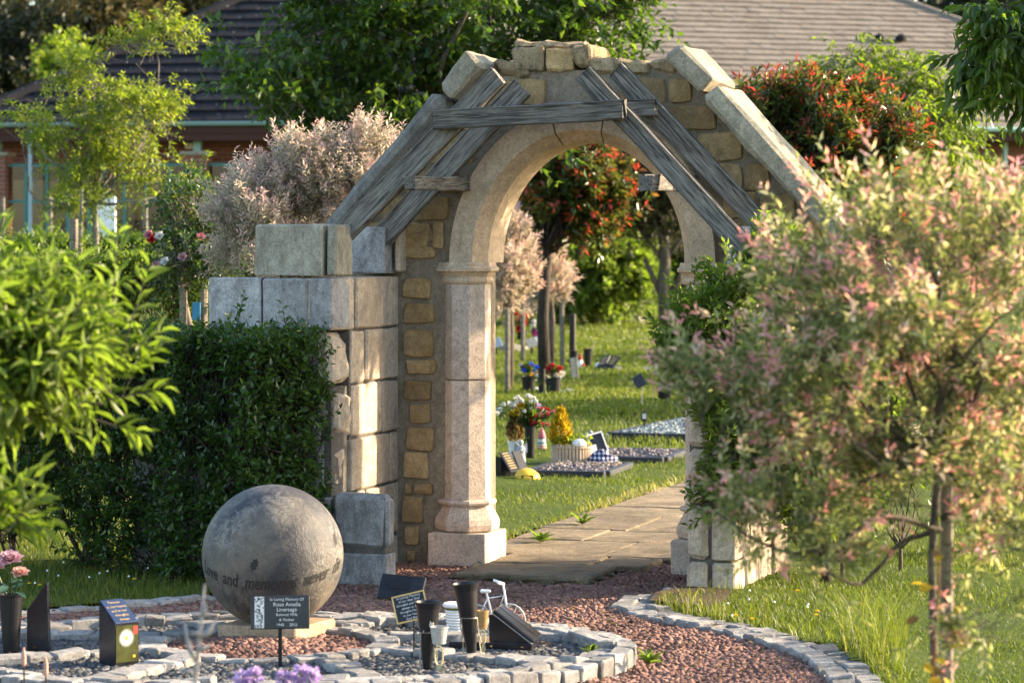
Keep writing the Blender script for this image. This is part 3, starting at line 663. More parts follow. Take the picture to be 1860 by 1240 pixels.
def sticks_obj(parent, A, B, r0, r1, mat, name='twigs'):
    v, f = stick_geo(A, B, r0, r1); o = put(name, bigmesh(name, v-np.array(parent.location), f, mat), parent); o['kind'] = 'stuff'; return o
def plo(x, y, rx, ry, D, rd, w_=None, up=0):
    s = D/F; return (pt(x, y, D), (rx*s, rd, ry*s), w_ or rx*ry)
def cat_geo(*gs): return tuple(np.concatenate([g_[i] for g_ in gs]) for i in range(6))
def plant(name, label, cat, base, lobes, mat, seed, ncl, ntw, tl, per, ll, lw, trunk=None, trunk_mat='bark', limbs=8, detail=1, indiv=0, up=.5, out=.8, rnd=.5, shell=.55, clump=.2,
          spread=.9, along=.6, droop=0.0, tonef=None, curve=0.0, group=None, twig_r=.004, cup=.12, ldroop=.12, limb_r=.03, fork=None, smooth=False, upn=.6, twig_mat=None, extra=None, nm='leaf', keep=None):
    g = rg(seed); t = thing(name, label, cat, base, 0, group)
    P, D, TL, Pc, ci = twigs(lobes, ncl, ntw, tl, g, up, out, rnd, shell, clump)
    if extra is not None:
        P = np.concatenate([P, extra[0]]); D = np.concatenate([D, vnorm(extra[1])]); TL = np.concatenate([TL, extra[2]])
    if keep is not None: kk = keep(P); P, D, TL = P[kk], D[kk], TL[kk]
    geo = twig_leaves(P, D, TL, per, ll, lw, g, spread, along, droop, tonef=tonef, curve=curve, upn=upn)
    if indiv: geo = individual(t, geo, mat, indiv, geo[0][:,1]+g.normal(0,.02,len(geo[0])), seed, 2, nm, cup, ldroop)
    foliage_obj(t, geo, mat, detail, 'foliage', cup, ldroop, smooth)
    E = P+D*TL[:,None]*.9; E[:,2] -= curve*TL*.8
    sticks_obj(t, P-D*TL[:,None]*.5, E, twig_r, twig_r*.4, M[twig_mat or trunk_mat])
    if trunk is not None:
        pts, rad = trunk; top = np.array(pts[-1]) if fork is None else np.array(fork)
        wood_obj(t, [tube(pts, rad, 8)], M[trunk_mat], 'trunk')
        if limbs:
            ii = g.choice(len(Pc), min(limbs, len(Pc)), replace=False)
            wood_obj(t, [stube(bent(top, Pc[i], g, .12), [limb_r, limb_r*.8, limb_r*.6, limb_r*.45, limb_r*.3, limb_r*.15], 5, 3) for i in ii], M[trunk_mat], 'limbs')
    return t
# leaf colours: tone 0..1 dark/old to bright/young
LM = {}
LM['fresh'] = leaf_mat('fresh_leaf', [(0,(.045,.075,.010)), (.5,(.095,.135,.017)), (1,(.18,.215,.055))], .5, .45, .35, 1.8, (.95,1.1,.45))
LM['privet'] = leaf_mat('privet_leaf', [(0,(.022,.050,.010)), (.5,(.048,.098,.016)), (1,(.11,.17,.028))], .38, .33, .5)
LM['tree'] = leaf_mat('tree_leaf', [(0,(.025,.055,.010)), (.5,(.055,.10,.015)), (1,(.13,.18,.028))], .48, .35, .5, 1.7)
LM['olive'] = leaf_mat('olive_leaf', [(0,(.035,.033,.013)), (.5,(.075,.064,.022)), (1,(.135,.11,.038))], .3, .6, .2, 1.3, (1,.95,.6))
LM['lime'] = leaf_mat('lime_leaf', [(0,(.065,.10,.012)), (.5,(.125,.175,.018)), (1,(.23,.25,.035))], .52, .4, .4, 1.8)
LM['photinia'] = leaf_mat('photinia_leaf', [(0,(.03,.06,.012)), (.42,(.085,.13,.022)), (.55,(.17,.10,.025)), (.7,(.25,.045,.025)), (1,(.36,.065,.05))], .45, .25, .6, 1.7, (1.05,.75,.6))
LM['willow'] = leaf_mat('willow_leaf', [(0,(.12,.15,.07)), (.25,(.33,.32,.22)), (.5,(.60,.53,.45)), (.8,(.72,.49,.47)), (1,(.70,.38,.38))], .38, .5, .3, 1.1, (1.0,.95,.75))
LM['willow_near'] = leaf_mat('willow_near_leaf', [(0,(.085,.125,.04)), (.35,(.19,.235,.09)), (.55,(.44,.44,.25)), (.68,(.70,.58,.50)), (.8,(.72,.47,.47)), (1,(.64,.28,.35))], .5, .5, .3, 1.2, (1.05,1.0,.6))
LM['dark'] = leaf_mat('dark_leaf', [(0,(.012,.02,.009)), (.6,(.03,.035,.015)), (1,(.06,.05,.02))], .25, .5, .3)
LM['rose'] = leaf_mat('rose_leaf', [(0,(.02,.05,.012)), (.6,(.05,.10,.02)), (.85,(.11,.12,.025)), (1,(.25,.08,.03))], .35, .35, .5)
LM['gold'] = leaf_mat('golden_leaf', [(0,(.25,.15,.01)), (.5,(.50,.33,.012)), (1,(.70,.50,.03))], .3, .5, .3, 1, (1,1,.6))
LM['brown'] = leaf_mat('brown_leaf', [(0,(.07,.04,.015)), (1,(.24,.15,.06))], .3, .6, .2, 1, (1,.9,.6))
LM['straw'] = leaf_mat('straw', [(0,(.16,.12,.06)), (1,(.36,.29,.16))], .3, .6, .2, 1, (1,.95,.7))
LM['grass'] = leaf_mat('grass_blade', [(0,(.04,.062,.010)), (.45,(.085,.115,.016)), (.8,(.15,.165,.03)), (1,(.28,.24,.10))], .42, .5, .25)
# ------------------------------------------------------------------ buildings
def brick_mat():
    m, nt, b = nmat('brick'); geo = nt.nodes.new('ShaderNodeTexCoord'); sx = nt.nodes.new('ShaderNodeSeparateXYZ'); nt.links.new(geo.outputs['Object'], sx.inputs[0])
    cb = nt.nodes.new('ShaderNodeCombineXYZ'); nt.links.new(math_(nt, 'ADD', sx.outputs[0], sx.outputs[1]), cb.inputs[0]); nt.links.new(sx.outputs[2], cb.inputs[1])
    br = nt.nodes.new('ShaderNodeTexBrick'); nt.links.new(cb.outputs[0], br.inputs['Vector']); br.inputs['Scale'].default_value = 1.0
    br.inputs['Brick Width'].default_value = .225; br.inputs['Row Height'].default_value = .075; br.inputs['Mortar Size'].default_value = .010
    br.inputs['Color1'].default_value = (.17,.05,.032,1); br.inputs['Color2'].default_value = (.25,.085,.05,1); br.inputs['Mortar'].default_value = (.22,.17,.13,1)
    nt.links.new(br.outputs['Color'], b.inputs['Base Color']); setb(b, .9, .2); return m
M['brick'] = brick_mat()
def tile_mat(name, c0, c1, lich):
    m, nt, b = nmat(name); co = coords(nt); oi = nt.nodes.new('ShaderNodeObjectInfo'); f = noise(nt, co, 1.3, 6, .7); c = ramp(nt, f, [(.3, c0), (.7, c1)])
    fine = noise(nt, co, 14, 5, .75); c = mixc(nt, .6, c, ramp(nt, fine, [(.3,(.6,.6,.6)),(.7,(1.35,1.3,1.25))]), 'MULTIPLY')
    vo = N(nt, 'ShaderNodeTexVoronoi'); vo.inputs['Scale'].default_value = 7; vo.inputs['Randomness'].default_value = 1.0; nt.links.new(co, vo.inputs['Vector'])
    s = ramp(nt, math_(nt, 'ADD', vo.outputs['Distance'], math_(nt, 'MULTIPLY', noise(nt, co, 9, 4), .35)), [(.24,(1,1,1)), (.31,(0,0,0))]); c = mixc(nt, math_(nt, 'MULTIPLY', s, lich), c, (.42,.42,.40))
    nt.links.new(c, b.inputs['Base Color']); setb(b, .85, .12); bump(nt, b, fine, .01); return m
M['slate_tile'] = tile_mat('slate_tile', (.010,.010,.013), (.021,.021,.025), .4)
M['brown_tile'] = tile_mat('brown_tile', (.15,.125,.10), (.225,.195,.16), .35)
m, nt, b = nmat('window_glass'); nt.nodes.remove(b); gl = N(nt, 'ShaderNodeBsdfGlossy'); gl.inputs['Roughness'].default_value = .03; tr = N(nt, 'ShaderNodeBsdfTransparent'); tr.inputs[0].default_value = (.6,.62,.6,1)
fr = N(nt, 'ShaderNodeFresnel'); fr.inputs[0].default_value = 1.6; mx = N(nt, 'ShaderNodeMixShader'); nt.links.new(math_(nt, 'MULTIPLY_ADD', fr.outputs[0], .7), mx.inputs[0]); nt.nodes[-1].inputs[2].default_value = .0
nt.links.new(tr.outputs[0], mx.inputs[1]); nt.links.new(gl.outputs[0], mx.inputs[2]); nt.links.new(mx.outputs[0], nt.nodes['Material Output'].inputs[0]); M['glass'] = m
def roof(par, x0, x1, ez, rows, pitch, mat, seed, hipL=False, hipR=False, keep=300, ey=0.0, th=.045):
    """tile courses laid on a sloping deck; x along the eave, y away from it"""
    g = rg(seed); cp, sp = math.cos(pitch), math.sin(pitch); gau, tw = .345, .33; run = gau*cp; rise = gau*sp; W = []
    tm = mesh('roof_tile', *box(tw-.006, .40, th), mat)
    deckV = [(x0, ey, ez-.04), (x1, ey, ez-.04), (x1-(rows*run if hipR else 0), ey+rows*run, ez+rows*rise-.04), (x0+(rows*run if hipL else 0), ey+rows*run, ez+rows*rise-.04)]
    rf = part('roof', (deckV+[(x, y, z-.15) for x, y, z in deckV], [(0,1,2,3),(7,6,5,4),(0,4,5,1),(1,5,6,2),(2,6,7,3),(3,7,4,0)]), M['fascia'], par)
    pos = []
    for j in range(rows):
        a = x0+(run*j if hipL else 0); b = x1-(run*j if hipR else 0); x = x0+tw/2+(tw/2 if j%2 else 0)
        while x < b:
            if x > a: pos.append((x, ey+run*(j+.5)-.03, ez+rise*(j+.5)+.010+g.normal(0,.004), g.normal(0,.006), g.normal(0,.012)))
            x += tw
    tilt = pitch-.11
    for k, (x, y, z, r1, r2) in enumerate(pos):
        if k < keep: put('roof_tile', tm, rf, (x, y, z), (tilt+r1, r2, 0))
    rest = pos[keep:]
    if rest: part('roof_tiles', join(*[xf(box(tw-.006, .40, th), (x,y,z), (tilt+r1, r2, 0)) for x,y,z,r1,r2 in rest]), mat, rf, kind='stuff')
    for hip, s, xx in ((hipL, 1, x0), (hipR, -1, x1)):
        if not hip: continue
        n = int(rows*run*1.5/.42)
        for k in range(n):
            p0, p1 = [Vector((xx+s*rows*run*t, ey+rows*run*t, ez+rows*rise*t+.05)) for t in (k/n, (k+1.06)/n)]
            V, Fc = tube([p0, p1], .115, 7); part('hip_tile', (V, Fc), mat, rf)
    return rf
# left: low pavilion with slate coloured roof
D1 = 48.0; lb = thing('brick_pavilion', 'low brick building with dark slate hipped roof and green glazed screen', 'building', ((300-CX)/F*D1, D1, 0), R(-9))
lx = lambda x, D=D1+.4: (x-300)/F*D
ez = H+(HZ-222)/F*D1
roof(lb, -3.6, 4.2, ez, 21, R(31), M['slate_tile'], 3, hipL=True)
part('gutter', tube([(-3.6,-.05,ez-.03),(4.2,-.05,ez-.03)], .045, 8), plain('gutter_green', (.15,.22,.19), .5), lb)
part('fascia', box(7.8,.03,.22,(.3,.04,ez-.20)), M['fascia'], lb); part('soffit', box(7.8,1.1,.02,(.3,.6,ez-.30)), M['fascia'], lb)
wl_ = part('wall', join(box(8, .2, .65, (-.2, 1.2, ez-.62)), box(8, .2, 1.9, (-.2, .5, .95)), box(8, .2, 3.6, (-.2, 4.5, 1.8))), M['brick'], lb)
zb, zm, zt = H+(HZ-431)/F*D1, H+(HZ-365)/F*D1, H+(HZ-298)/F*D1
for p, x in enumerate((-30, 349, 520, 690)):
    c = part('brick_pier', box(.40,.40,zt+.16,(0,0,(zt+.16)/2)), M['brick'], lb, (lx(x), .4, 0)); part('pier_cap', box(.50,.50,.06,(0,0,zt+.19)), M['coping'], c); part('post', box(.13,.13,ez-.3-zt-.22,(0,0,(ez-.3+zt+.22)/2)), M['pale_green'], c)
def screen(xs_):
    for x in xs_: part('mullion', box(.055,.07,zt-zb,(0,0,(zt+zb)/2)), M['teal'], lb, (lx(x), .40, 0))
    for z in (zb, zm, zt): part('transom', box(lx(xs_[-1])-lx(xs_[0]), .05, .05, (0,0,0)), M['teal'], lb, ((lx(xs_[0])+lx(xs_[-1]))/2, .40, z))
    for a, b in zip(xs_[:-1], xs_[1:]):
        for z0, z1 in ((zb, zm), (zm, zt)): part('pane', box(lx(b)-lx(a)-.056, .008, z1-z0-.052, ((lx(a)+lx(b))/2, .40, (z0+z1)/2)), M['glass'], lb)
screen([-14, 25, 65, 105, 145, 175, 212, 253, 298, 326]); screen([368, 412, 455, 497]); screen([545, 590, 640, 676])
M['tan_wall'] = plain('tan_plaster', (.42,.28,.13), .8, .2); M['floor_in'] = plain('indoor_floor', (.30,.24,.18), .4, .4)
part('back_wall', box(7.8, .05, 2.4, (-.2, 4.2, zb+1.0)), M['tan_wall'], lb); part('indoor_floor', box(7.8, 3.7, .05, (-.2, 2.4, zb-.25)), M['floor_in'], lb)
part('counter', box(3.2,.5,.55,(-1.2, 3.2, zb+.05)), M['fascia'], lb); part('notice', box(.24,.02,.36,(lx(80,52.5), 4.1, H+(HZ-345)/F*52)), M['yellow'], lb)
part('downpipe', tube([(lx(47), .0, 0), (lx(47), .0, ez-.1)], .035, 8), plain('blue_grey_pipe', (.25,.36,.40), .4), lb)
part('security_light', xf(lathe([(.02,0),(.09,.01),(.10,.10),(.03,.12)], 10)), M['white'], lb, (lx(314,D1+1), 1.08, ez-.42))
for x in (5, 91, 264):
    p = pt(x, 430, 45); tag(put('wooden_post', mesh('wooden_post', *tube([(0,0,0),(0.01,0,.3),(0,0,p.z+.62)], [.05,.045,.04], 8), M['gold' if False else 'stake'])), {5:'pale wooden post at the far left of the glazed screen', 91:'pale wooden post before the glazed screen beside the rowan stake', 264:'pale wooden post before the glazing right of the white board'}[x], 'post', 'wooden posts before the glazed screen'); bpy.context.scene.collection.objects[-1].location = (p.x, p.y, 0)
p = pt(193, 357, 41); wb = thing('white_board', 'plain white upright board behind the clipped hedge', 'board', (p.x, p.y, 0)); part('panel', cbox(.28,.05,p.z-.3,.008,c=(0,0,(p.z+.3)/2)), M['white'], wb); part('leg', box(.04,.04,1.0,(-.1,0,.5)), M['white'], wb); part('leg', box(.04,.04,1.0,(.1,0,.5)), M['white'], wb)
# right: large hall with brown tiled roof
D2 = 70.0; rb = thing('brick_hall', 'large brick hall with long brown tiled hipped roof', 'building', ((1500-CX)/F*D2, D2, 0), R(17))
ez2 = H+(HZ-229)/F*D2
roof(rb, -9.5, 12.3, ez2, 30, R(28), M['brown_tile'], 9, hipR=True, th=.075)
part('gutter', tube([(-9.5,-.06,ez2-.03),(12.3,-.06,ez2-.03)], .07, 8), M['pale_green'], rb)
part('fascia', box(19.7,.03,.2,(.35,.05,ez2-.2)), M['fascia'], rb); part('soffit', box(19.7,.9,.02,(.35,.5,ez2-.31)), M['fascia'], rb)
part('wall', join(box(19, .3, ez2-.95, (.35, .85, (ez2-.95)/2)), box(19,.1,.62,(.35,1.1,ez2-.62))), M['brick'], rb)
for x in (3.6, 5.2, 6.8): part('post', box(.10,.10,.64,(x,.65,ez2-.63)), M['pale_green'], rb)
part('downpipe', tube([(3.25,.5,0),(3.25,.5,ez2-.3)], .06, 8), M['white'], rb)
for k in range(2): part('roof_vent', lathe([(.16,0),(.16,.10),(.05,.18)], 8), M['slate_tile'], rb, (3.45+.62*k, 4.45, ez2+2.48))
for k in range(8): part('window', box(1.0,.06,.9,(-8+k*2.2,.69,2.4)), M['glass'], rb)
# far pale wall beyond the trees, glimpsed through the arch
p = pt(1190, 445, 78); tag(put('garden_wall', mesh('garden_wall', *cbox(9,.3,3.2,.02), M['coping'])), 'pale wall glimpsed behind the bare-stemmed tree through the arch', 'wall'); bpy.data.objects['garden_wall'].location = (p.x+1, 78, 1.4)
# ------------------------------------------------------------------ plants
red_tip = lambda g_: (lambda t, n, per: np.clip(.05+.34*g_.random((n,per))+(g_.random((n,1))<.6)*np.clip((t-.42)*1.3,0,1)*.9*g_.uniform(.6,1.1,(n,1)), 0, 1))
tipf = lambda g_, k=1.0, lo=.1: (lambda t, n, per: np.clip(lo+.3*g_.random((n,per))+k*.55*np.clip(t,0,1)*g_.uniform(.5,1.15,(n,1)), 0, 1))
def hedge(name, label, A, B, th, z0, z1, mat, seed, ntw, tl, per, ll, lw, low=2.0, tonef=None, indiv=0, detail=1, stems=True, group=None, edge=.22, stem_mat='dark_bark'):
    g = rg(seed); A, B = np.array(A, float), np.array(B, float); d = B-A; Ln = np.linalg.norm(d); d /= Ln; nrm = np.array([d[1], -d[0]])
    t = thing(name, label, 'hedge', (A[0], A[1], 0)); n = ntw; s = g.random(n)*Ln; f = g.random(n)
    # distribute over front, top, ends and inside
    hh = z1-z0; y = np.where(f < .46, th/2-g.exponential(edge*.45, n), g.uniform(-th/2, th/2, n)); z = np.where(f < .46, z0+hh*g.random(n), np.where(f < .8, z1-g.exponential(.07, n), z0+hh*g.random(n)))
    s = np.where(f > .90, Ln-g.exponential(.1, n), s)
    z = np.where(s > low*Ln, (z-z0)/hh*(hh+z0-.03)+.03, z); y = np.clip(y, -th/2, th/2); und = .05*np.sin(s*5.1+seed)+.035*np.sin(s*11.7); z = np.clip(z+und*.6, np.where(s > low*Ln, .02, z0), z1+.05); y = y+und
    P = np.stack([A[0]+d[0]*s+nrm[0]*y, A[1]+d[1]*s+nrm[1]*y, z], 1)
    D = np.stack([nrm[0]*(y/th*1.2)+d[0]*np.where(s > Ln-.25, .6, 0), nrm[1]*(y/th*1.2)+d[1]*np.where(s > Ln-.25, .6, 0), .55+.5*(z-z0)/hh], 1)+g.normal(size=(n,3))*.4
    D = vnorm(D); sh_ = g.random(n) < .025; P = P+D*np.where(sh_, .09, 0)[:,None]; TL = tl*g.uniform(.5,1.3,n)*np.where(sh_, 1.7, 1); geo = twig_leaves(P, D, TL, per, ll, lw, g, .9, .6, tonef=tonef)
    if indiv: geo = individual(t, geo, mat, indiv, geo[0]@np.r_[-nrm*0+np.array([0,1.0]),0]+g.normal(0,.03,len(geo[0])), seed, 2)
    foliage_obj(t, geo, mat, detail); sticks_obj(t, P-D*TL[:,None]*1.0, P+D*TL[:,None]*.9, .004, .0015, M[stem_mat])
    if stems:
        for k in range(int(Ln*3.5)):
            q = g.random()*Ln; yy = g.uniform(-.1,.1); b0 = (A[0]+d[0]*q+nrm[0]*yy, A[1]+d[1]*q+nrm[1]*yy, -.02)
            for j in range(3): wood_obj(t, [tube(bent(b0, (b0[0]+g.normal(0,.18), b0[1]+g.normal(0,.15), z0+hh*g.uniform(.3,.85)), g, .08), [.014,.012,.010,.008,.006,.003], 5)], M[stem_mat], 'stem')
    return t
a0 = loc2w(-3.9, -.25); b0 = loc2w(-.66, -1.2)
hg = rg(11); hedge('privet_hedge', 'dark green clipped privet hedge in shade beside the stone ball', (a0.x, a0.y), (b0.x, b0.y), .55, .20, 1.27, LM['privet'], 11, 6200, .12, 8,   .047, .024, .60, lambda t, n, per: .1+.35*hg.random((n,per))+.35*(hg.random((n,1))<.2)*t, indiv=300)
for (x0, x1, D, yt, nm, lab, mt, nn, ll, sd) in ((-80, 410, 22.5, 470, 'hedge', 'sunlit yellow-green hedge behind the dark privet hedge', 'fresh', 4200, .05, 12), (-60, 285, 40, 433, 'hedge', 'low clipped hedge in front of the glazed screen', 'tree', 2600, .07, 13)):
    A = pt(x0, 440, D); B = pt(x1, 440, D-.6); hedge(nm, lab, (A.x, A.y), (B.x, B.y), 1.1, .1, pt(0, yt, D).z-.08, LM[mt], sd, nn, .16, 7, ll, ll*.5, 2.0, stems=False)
# foreground willow shrub, left: long leaves lit from behind
def sp(lst, D): return (np.array([tuple(pt(x,y,D+dd)) for x,y,dx,dy,l,dd in lst]), np.array([(dx,.05,dy) for x,y,dx,dy,l,dd in lst]), np.array([l for x,y,dx,dy,l,dd in lst]))
B8 = at(40, 1494); fg = rg(21)
plant('leafy_shrub', 'bright green long-leaved shrub at the near left edge', 'shrub', (pt(-40,440,8).x, 8.0, 0),
      [plo(20,600,130,70,8,.30), plo(110,655,80,60,8,.25), plo(30,675,120,40,8,.3), plo(140,680,30,35,8,.15), plo(-30,540,50,50,8,.2), plo(-90,640,80,60,8,.3), plo(-5,935,35,12,7.7,.05,700)],
      LM['fresh'], 21, 55, 430, .135, 10, .078, .0185, ([(pt(-40,440,8).x,8,0),(pt(-45,440,8).x,8.02,.8),(pt(-30,700,8).x,8,1.4)], [.03,.025,.015]), 'bark', 14, 2, 300, .55, .75, .35, .6, .036, .75, .75, .12,
      lambda t, n, per: .25+.45*fg.random((n,per))+.3*t, twig_r=.003, limb_r=.012, ldroop=.22,
      extra=sp([(205,560,.05,1,.22,0),(75,600,.0,1,.2,-.1),(130,570,.1,1,.16,.1),(240,580,.3,1,.16,0),(225,640,.9,.5,.12,.05),(225,720,1,.2,.11,0),(10,520,-.1,1,.2,0),(200,770,1,-.3,.1,0),(45,545,.3,1,.22,.1)], 8))
# foreground dappled willow standard, right
wg = rg(22); wt = lambda t, n, per: np.clip(.12+.42*wg.random((n,per))+(wg.random((n,1))<.5)*np.clip((t-.3)*1.7,0,1)*wg.uniform(.35,1.0,(n,1)), 0, 1)
xx = pt(1706,440,8).x
wl8 = [plo(1660,490,230,130,8,.55), plo(1550,570,120,110,8,.5), plo(1330,780,70,60,7.9,.3), plo(1480,710,120,90,8,.5), plo(1610,640,230,150,8,.55), plo(1830,560,160,200,8,.5), plo(1800,780,140,130,8,.5), plo(1560,820,190,70,7.9,.4,9000), plo(1700,880,120,60,8,.35,7000), plo(1850,930,80,110,7.9,.3,8000), plo(1560,700,200,120,8,.5), plo(1810,1110,60,50,7.8,.2,2500), plo(1430,960,110,55,7.8,.2,3000), plo(1340,860,70,45,7.8,.2,2500),
       plo(1570,370,50,40,8,.25), plo(1800,400,90,70,8,.3), plo(1270,735,45,45,7.9,.15,4500), plo(1330,690,60,40,7.9,.2,4000), plo(1400,920,80,45,7.8,.2,4200), plo(1480,470,60,45,8,.3), plo(1840,450,70,100,8,.3)]
tw8 = plant('willow_tree', 'pink and cream dappled willow standard blurred at the near right', 'tree', (xx, 8.0, 0), wl8, LM['willow_near'], 22, 150, 1800, .14, 13, .036, .0118,
      ([(xx-.018,8,0),(xx-.01,8,.5),(xx-.022,8,.95),(xx,8,1.22)], [.012,.0115,.011,.013]), 'bark', 26, 1, 300, .6, .85, .4, .5, .04, .75, .8, 0, wt, twig_r=.0016, limb_r=.008, nm='leaf')
wood_obj(tw8, [stube([pt(1706,960,8),pt(1600,940,7.9),pt(1500,1000,7.8),pt(1400,990,7.75),pt(1300,930,7.7)], [.009,.008,.007,.005,.003], 6), stube([pt(1710,940,8),pt(1790,900,7.9),pt(1850,960,7.8),pt(1900,1000,7.8)], [.009,.008,.006,.004], 6),
     stube([pt(1708,960,8),pt(1640,985,8.1),pt(1560,1060,8.0),pt(1480,1020,7.9)], [.009,.007,.006,.003], 6), stube([pt(1708,840,8),pt(1600,760,8),pt(1480,640,7.9),pt(1390,560,7.9)], [.014,.011,.008,.004], 6), stube([pt(1712,830,8),pt(1740,640,8),pt(1690,480,8),pt(1650,380,8)], [.014,.011,.008,.004], 6)], M['bark'], 'branch')
tag(put('tree_stake', mesh('tree_stake', *tube([(0,0,-.05),(0,0,1.26)], [.019,.018], 8), M['stake']), None, (pt(1722,440,8.08).x, 8.1, 0)), 'grey wooden stake tied beside the near dappled willow trunk', 'stake')
# privet bush before the right pillar
pg = rg(23)
plant('privet_bush', 'fresh green privet bush growing over the right pillar of the arch', 'bush', (pt(1500,440,15.2).x, 15.2, 0),
      [plo(1310,500,80,80,14.5,.25), plo(1385,455,70,55,14.5,.25), plo(1380,600,130,110,14.6,.3), plo(1290,640,85,70,14.6,.2), plo(1205,640,38,30,14.5,.12), plo(1340,740,100,90,14.6,.3), plo(1370,860,70,70,14.7,.3), plo(1470,720,130,180,14.8,.35), plo(1560,760,90,140,15.0,.35), plo(1470,900,110,70,15,.3)],
      LM['fresh'], 23, 90, 2300, .13, 10, .058, .026, ([(pt(1500,440,15.2).x,15.2,-.02),(pt(1490,440,15.1).x,15.1,.5),(pt(1450,440,15).x,15,1.0)], [.03,.025,.015]), 'dark_bark', 22, 1, 300, .75, .6, .35, .6, .05, .8, .7, 0,
      lambda t, n, per: .08+.4*pg.random((n,per))+.5*t*(pg.random((n,1))<.6), twig_r=.003, limb_r=.015, nm='leaf')
for k, (x, y0, y1) in enumerate(((1262,600,480),(1330,560,450),(1385,520,415),(1420,520,420),(1185,650,620))): pass
# pink willow behind the block wall
g7 = rg(24)
plant('willow_shrub', 'rounded pink and white dappled willow behind the block wall', 'shrub', (pt(560,440,19.5).x, 19.5, 0),
      [plo(590,400,170,120,19.5,.55), plo(480,430,85,85,19.3,.4), plo(640,330,95,75,19.5,.4), plo(540,340,70,55,19.4,.4), plo(440,380,40,50,19.3,.25), plo(690,340,60,70,19.6,.3), plo(420,470,30,40,19.2,.2)],
      LM['willow'], 24, 120, 3000, .16, 15, .050, .0095, ([(pt(560,440,19.5).x,19.5,0),(pt(560,440,19.5).x,19.5,1.3)], [.04,.035]), 'bark', 24, 1, 0, .95, .5, .3, .5, .05, .8, .75, 0, tipf(g7, 1.05, .06), twig_r=.0014, twig_mat='grey_bark', limb_r=.016)
# big broadleaf tree behind the arch
g8 = rg(25)
plant('broadleaf_tree', 'big dark green broadleaf tree rising behind the arch', 'tree', (pt(840,440,26).x, 26.0, 0),
      [plo(820,20,250,190,26,1.4), plo(640,90,110,140,25.5,.8), plo(560,190,75,60,25,.5), plo(690,210,130,80,25.3,.6), plo(860,190,160,70,25.5,.8), plo(1060,20,110,80,26,.8), plo(1000,110,110,60,25.6,.6), plo(480,110,40,32,25,.3,1000), plo(1160,20,55,40,26,.3,2600), plo(600,40,60,70,25.6,.4), plo(520,240,60,24,25,.3,1200)],
      LM['tree'], 25, 120, 2300, .32, 9, .105, .058, ([(pt(840,440,26).x,26,0),(pt(845,440,26).x,26.05,1.6),(pt(830,440,26).x,26,3.0)], [.13,.11,.08]), 'bark', 34, 1, 0, .25, .9, .5, .5, .13, .9, .6, .25, lambda t, n, per: .1+.4*g8.random((n,per))+.4*t*(g8.random((n,1))<.35), twig_r=.004, limb_r=.04, curve=.25)
# rowan with feathery leaves
g5 = rg(26)
plant('rowan_tree', 'young yellow-green rowan with feathery leaves before the slate roof', 'tree', (pt(172,440,30).x, 30.0, 0),
      [plo(190,190,80,95,30,.5), plo(130,255,85,60,30,.5), plo(235,230,80,70,30,.5), plo(255,90,55,36,30,.3), plo(310,62,32,14,30,.15,900), plo(55,235,40,32,30,.2,2000), plo(180,300,70,30,30,.4,1600), plo(150,350,24,30,30,.2,1200), plo(290,310,50,16,30,.2,1200), plo(345,335,26,10,30,.1,500), plo(300,215,36,30,30,.2,1300), plo(40,190,18,16,30,.1,350)],
      LM['lime'], 26, 70, 780, .22, 14, .068, .020, ([(pt(172,440,30).x,30,0),(pt(176,440,30).x,30,1.6),(pt(172,440,30).x,30,2.2),(pt(195,440,30).x,30,3.2)], [.04,.036,.03,.014]), 'grey_bark', 22, 1, 0, .25, .9, .45, .5, .09, 1.0, .45, .1, lambda t, n, per: .3+.7*g5.random((n,per)), fork=tuple(pt(172,370,30)), limb_r=.022, curve=.35)
for x, lab in ((145, 'slim rowan stem to the left of the main stem'),):
    wood = thing('sapling', 'slim pale stem growing beside the staked rowan', 'tree', tuple(pt(x,440,29.6).xy)+(0,)); wood_obj(wood, [tube([(pt(x-3,440,29.6).x,29.6,0),(pt(x,440,29.6).x,29.6,1.6),(pt(x+4,440,29.6).x,29.6,2.4)], [.03,.026,.016], 7)], M['grey_bark'], 'trunk')
    P_, D_, TL_, _, _ = twigs([plo(150,345,26,32,29.6,.2)], 12, 90, .18, g5); foliage_obj(wood, twig_leaves(P_, D_, TL_, 12, .055, .016, g5), LM['lime'], 1)
tag(put('tree_stake', mesh('tree_stake', *tube([(0,0,0),(0,0,pt(0,398,29).z)], [.05,.048], 8), M['stake']), None, (pt(134,440,29).x, 29, 0)), 'round grey stake with a tie beside the rowan stems', 'stake')
# standard rose
g6 = rg(27)
rs = plant('rose_bush', 'standard rose with mixed pink and white blooms left of the block wall', 'bush', (pt(345,440,21).x, 21.0, 0),
      [plo(350,430,60,75,21,.3), plo(330,480,60,45,21,.3), plo(380,470,40,40,21,.2), plo(350,360,30,40,21,.2), plo(300,440,24,22,21,.2)], LM['rose'], 27, 40, 430, .16, 9, .05, .028,
      ([(pt(338,440,21).x,21,0),(pt(345,440,21).x,21,1.2),(pt(322,440,21).x,21,1.65)], [.03,.028,.02]), 'grey_bark', 12, 1, 0, .45, .7, .5, .5, .07, limb_r=.012)
for k, (x, dx) in enumerate(((333,0),(366,.02))): tag(put('rose_stake', mesh('rose_stake', *tube([(0,0,0),(dx,0,pt(0,525,20.9).z)], .028, 7), M['stake']), None, (pt(x,440,20.9).x, 20.9, 0)), ('left' if k == 0 else 'right')+' wooden stake of the pair under the standard rose', 'stake', 'stakes under the standard rose')
def petal_mat(name, c, tr=.35):
    m = leaf_mat(name, [(0, [x*.75 for x in c]), (1, c)], tr, .5, .3, 1.1, (1,1,1)); return m
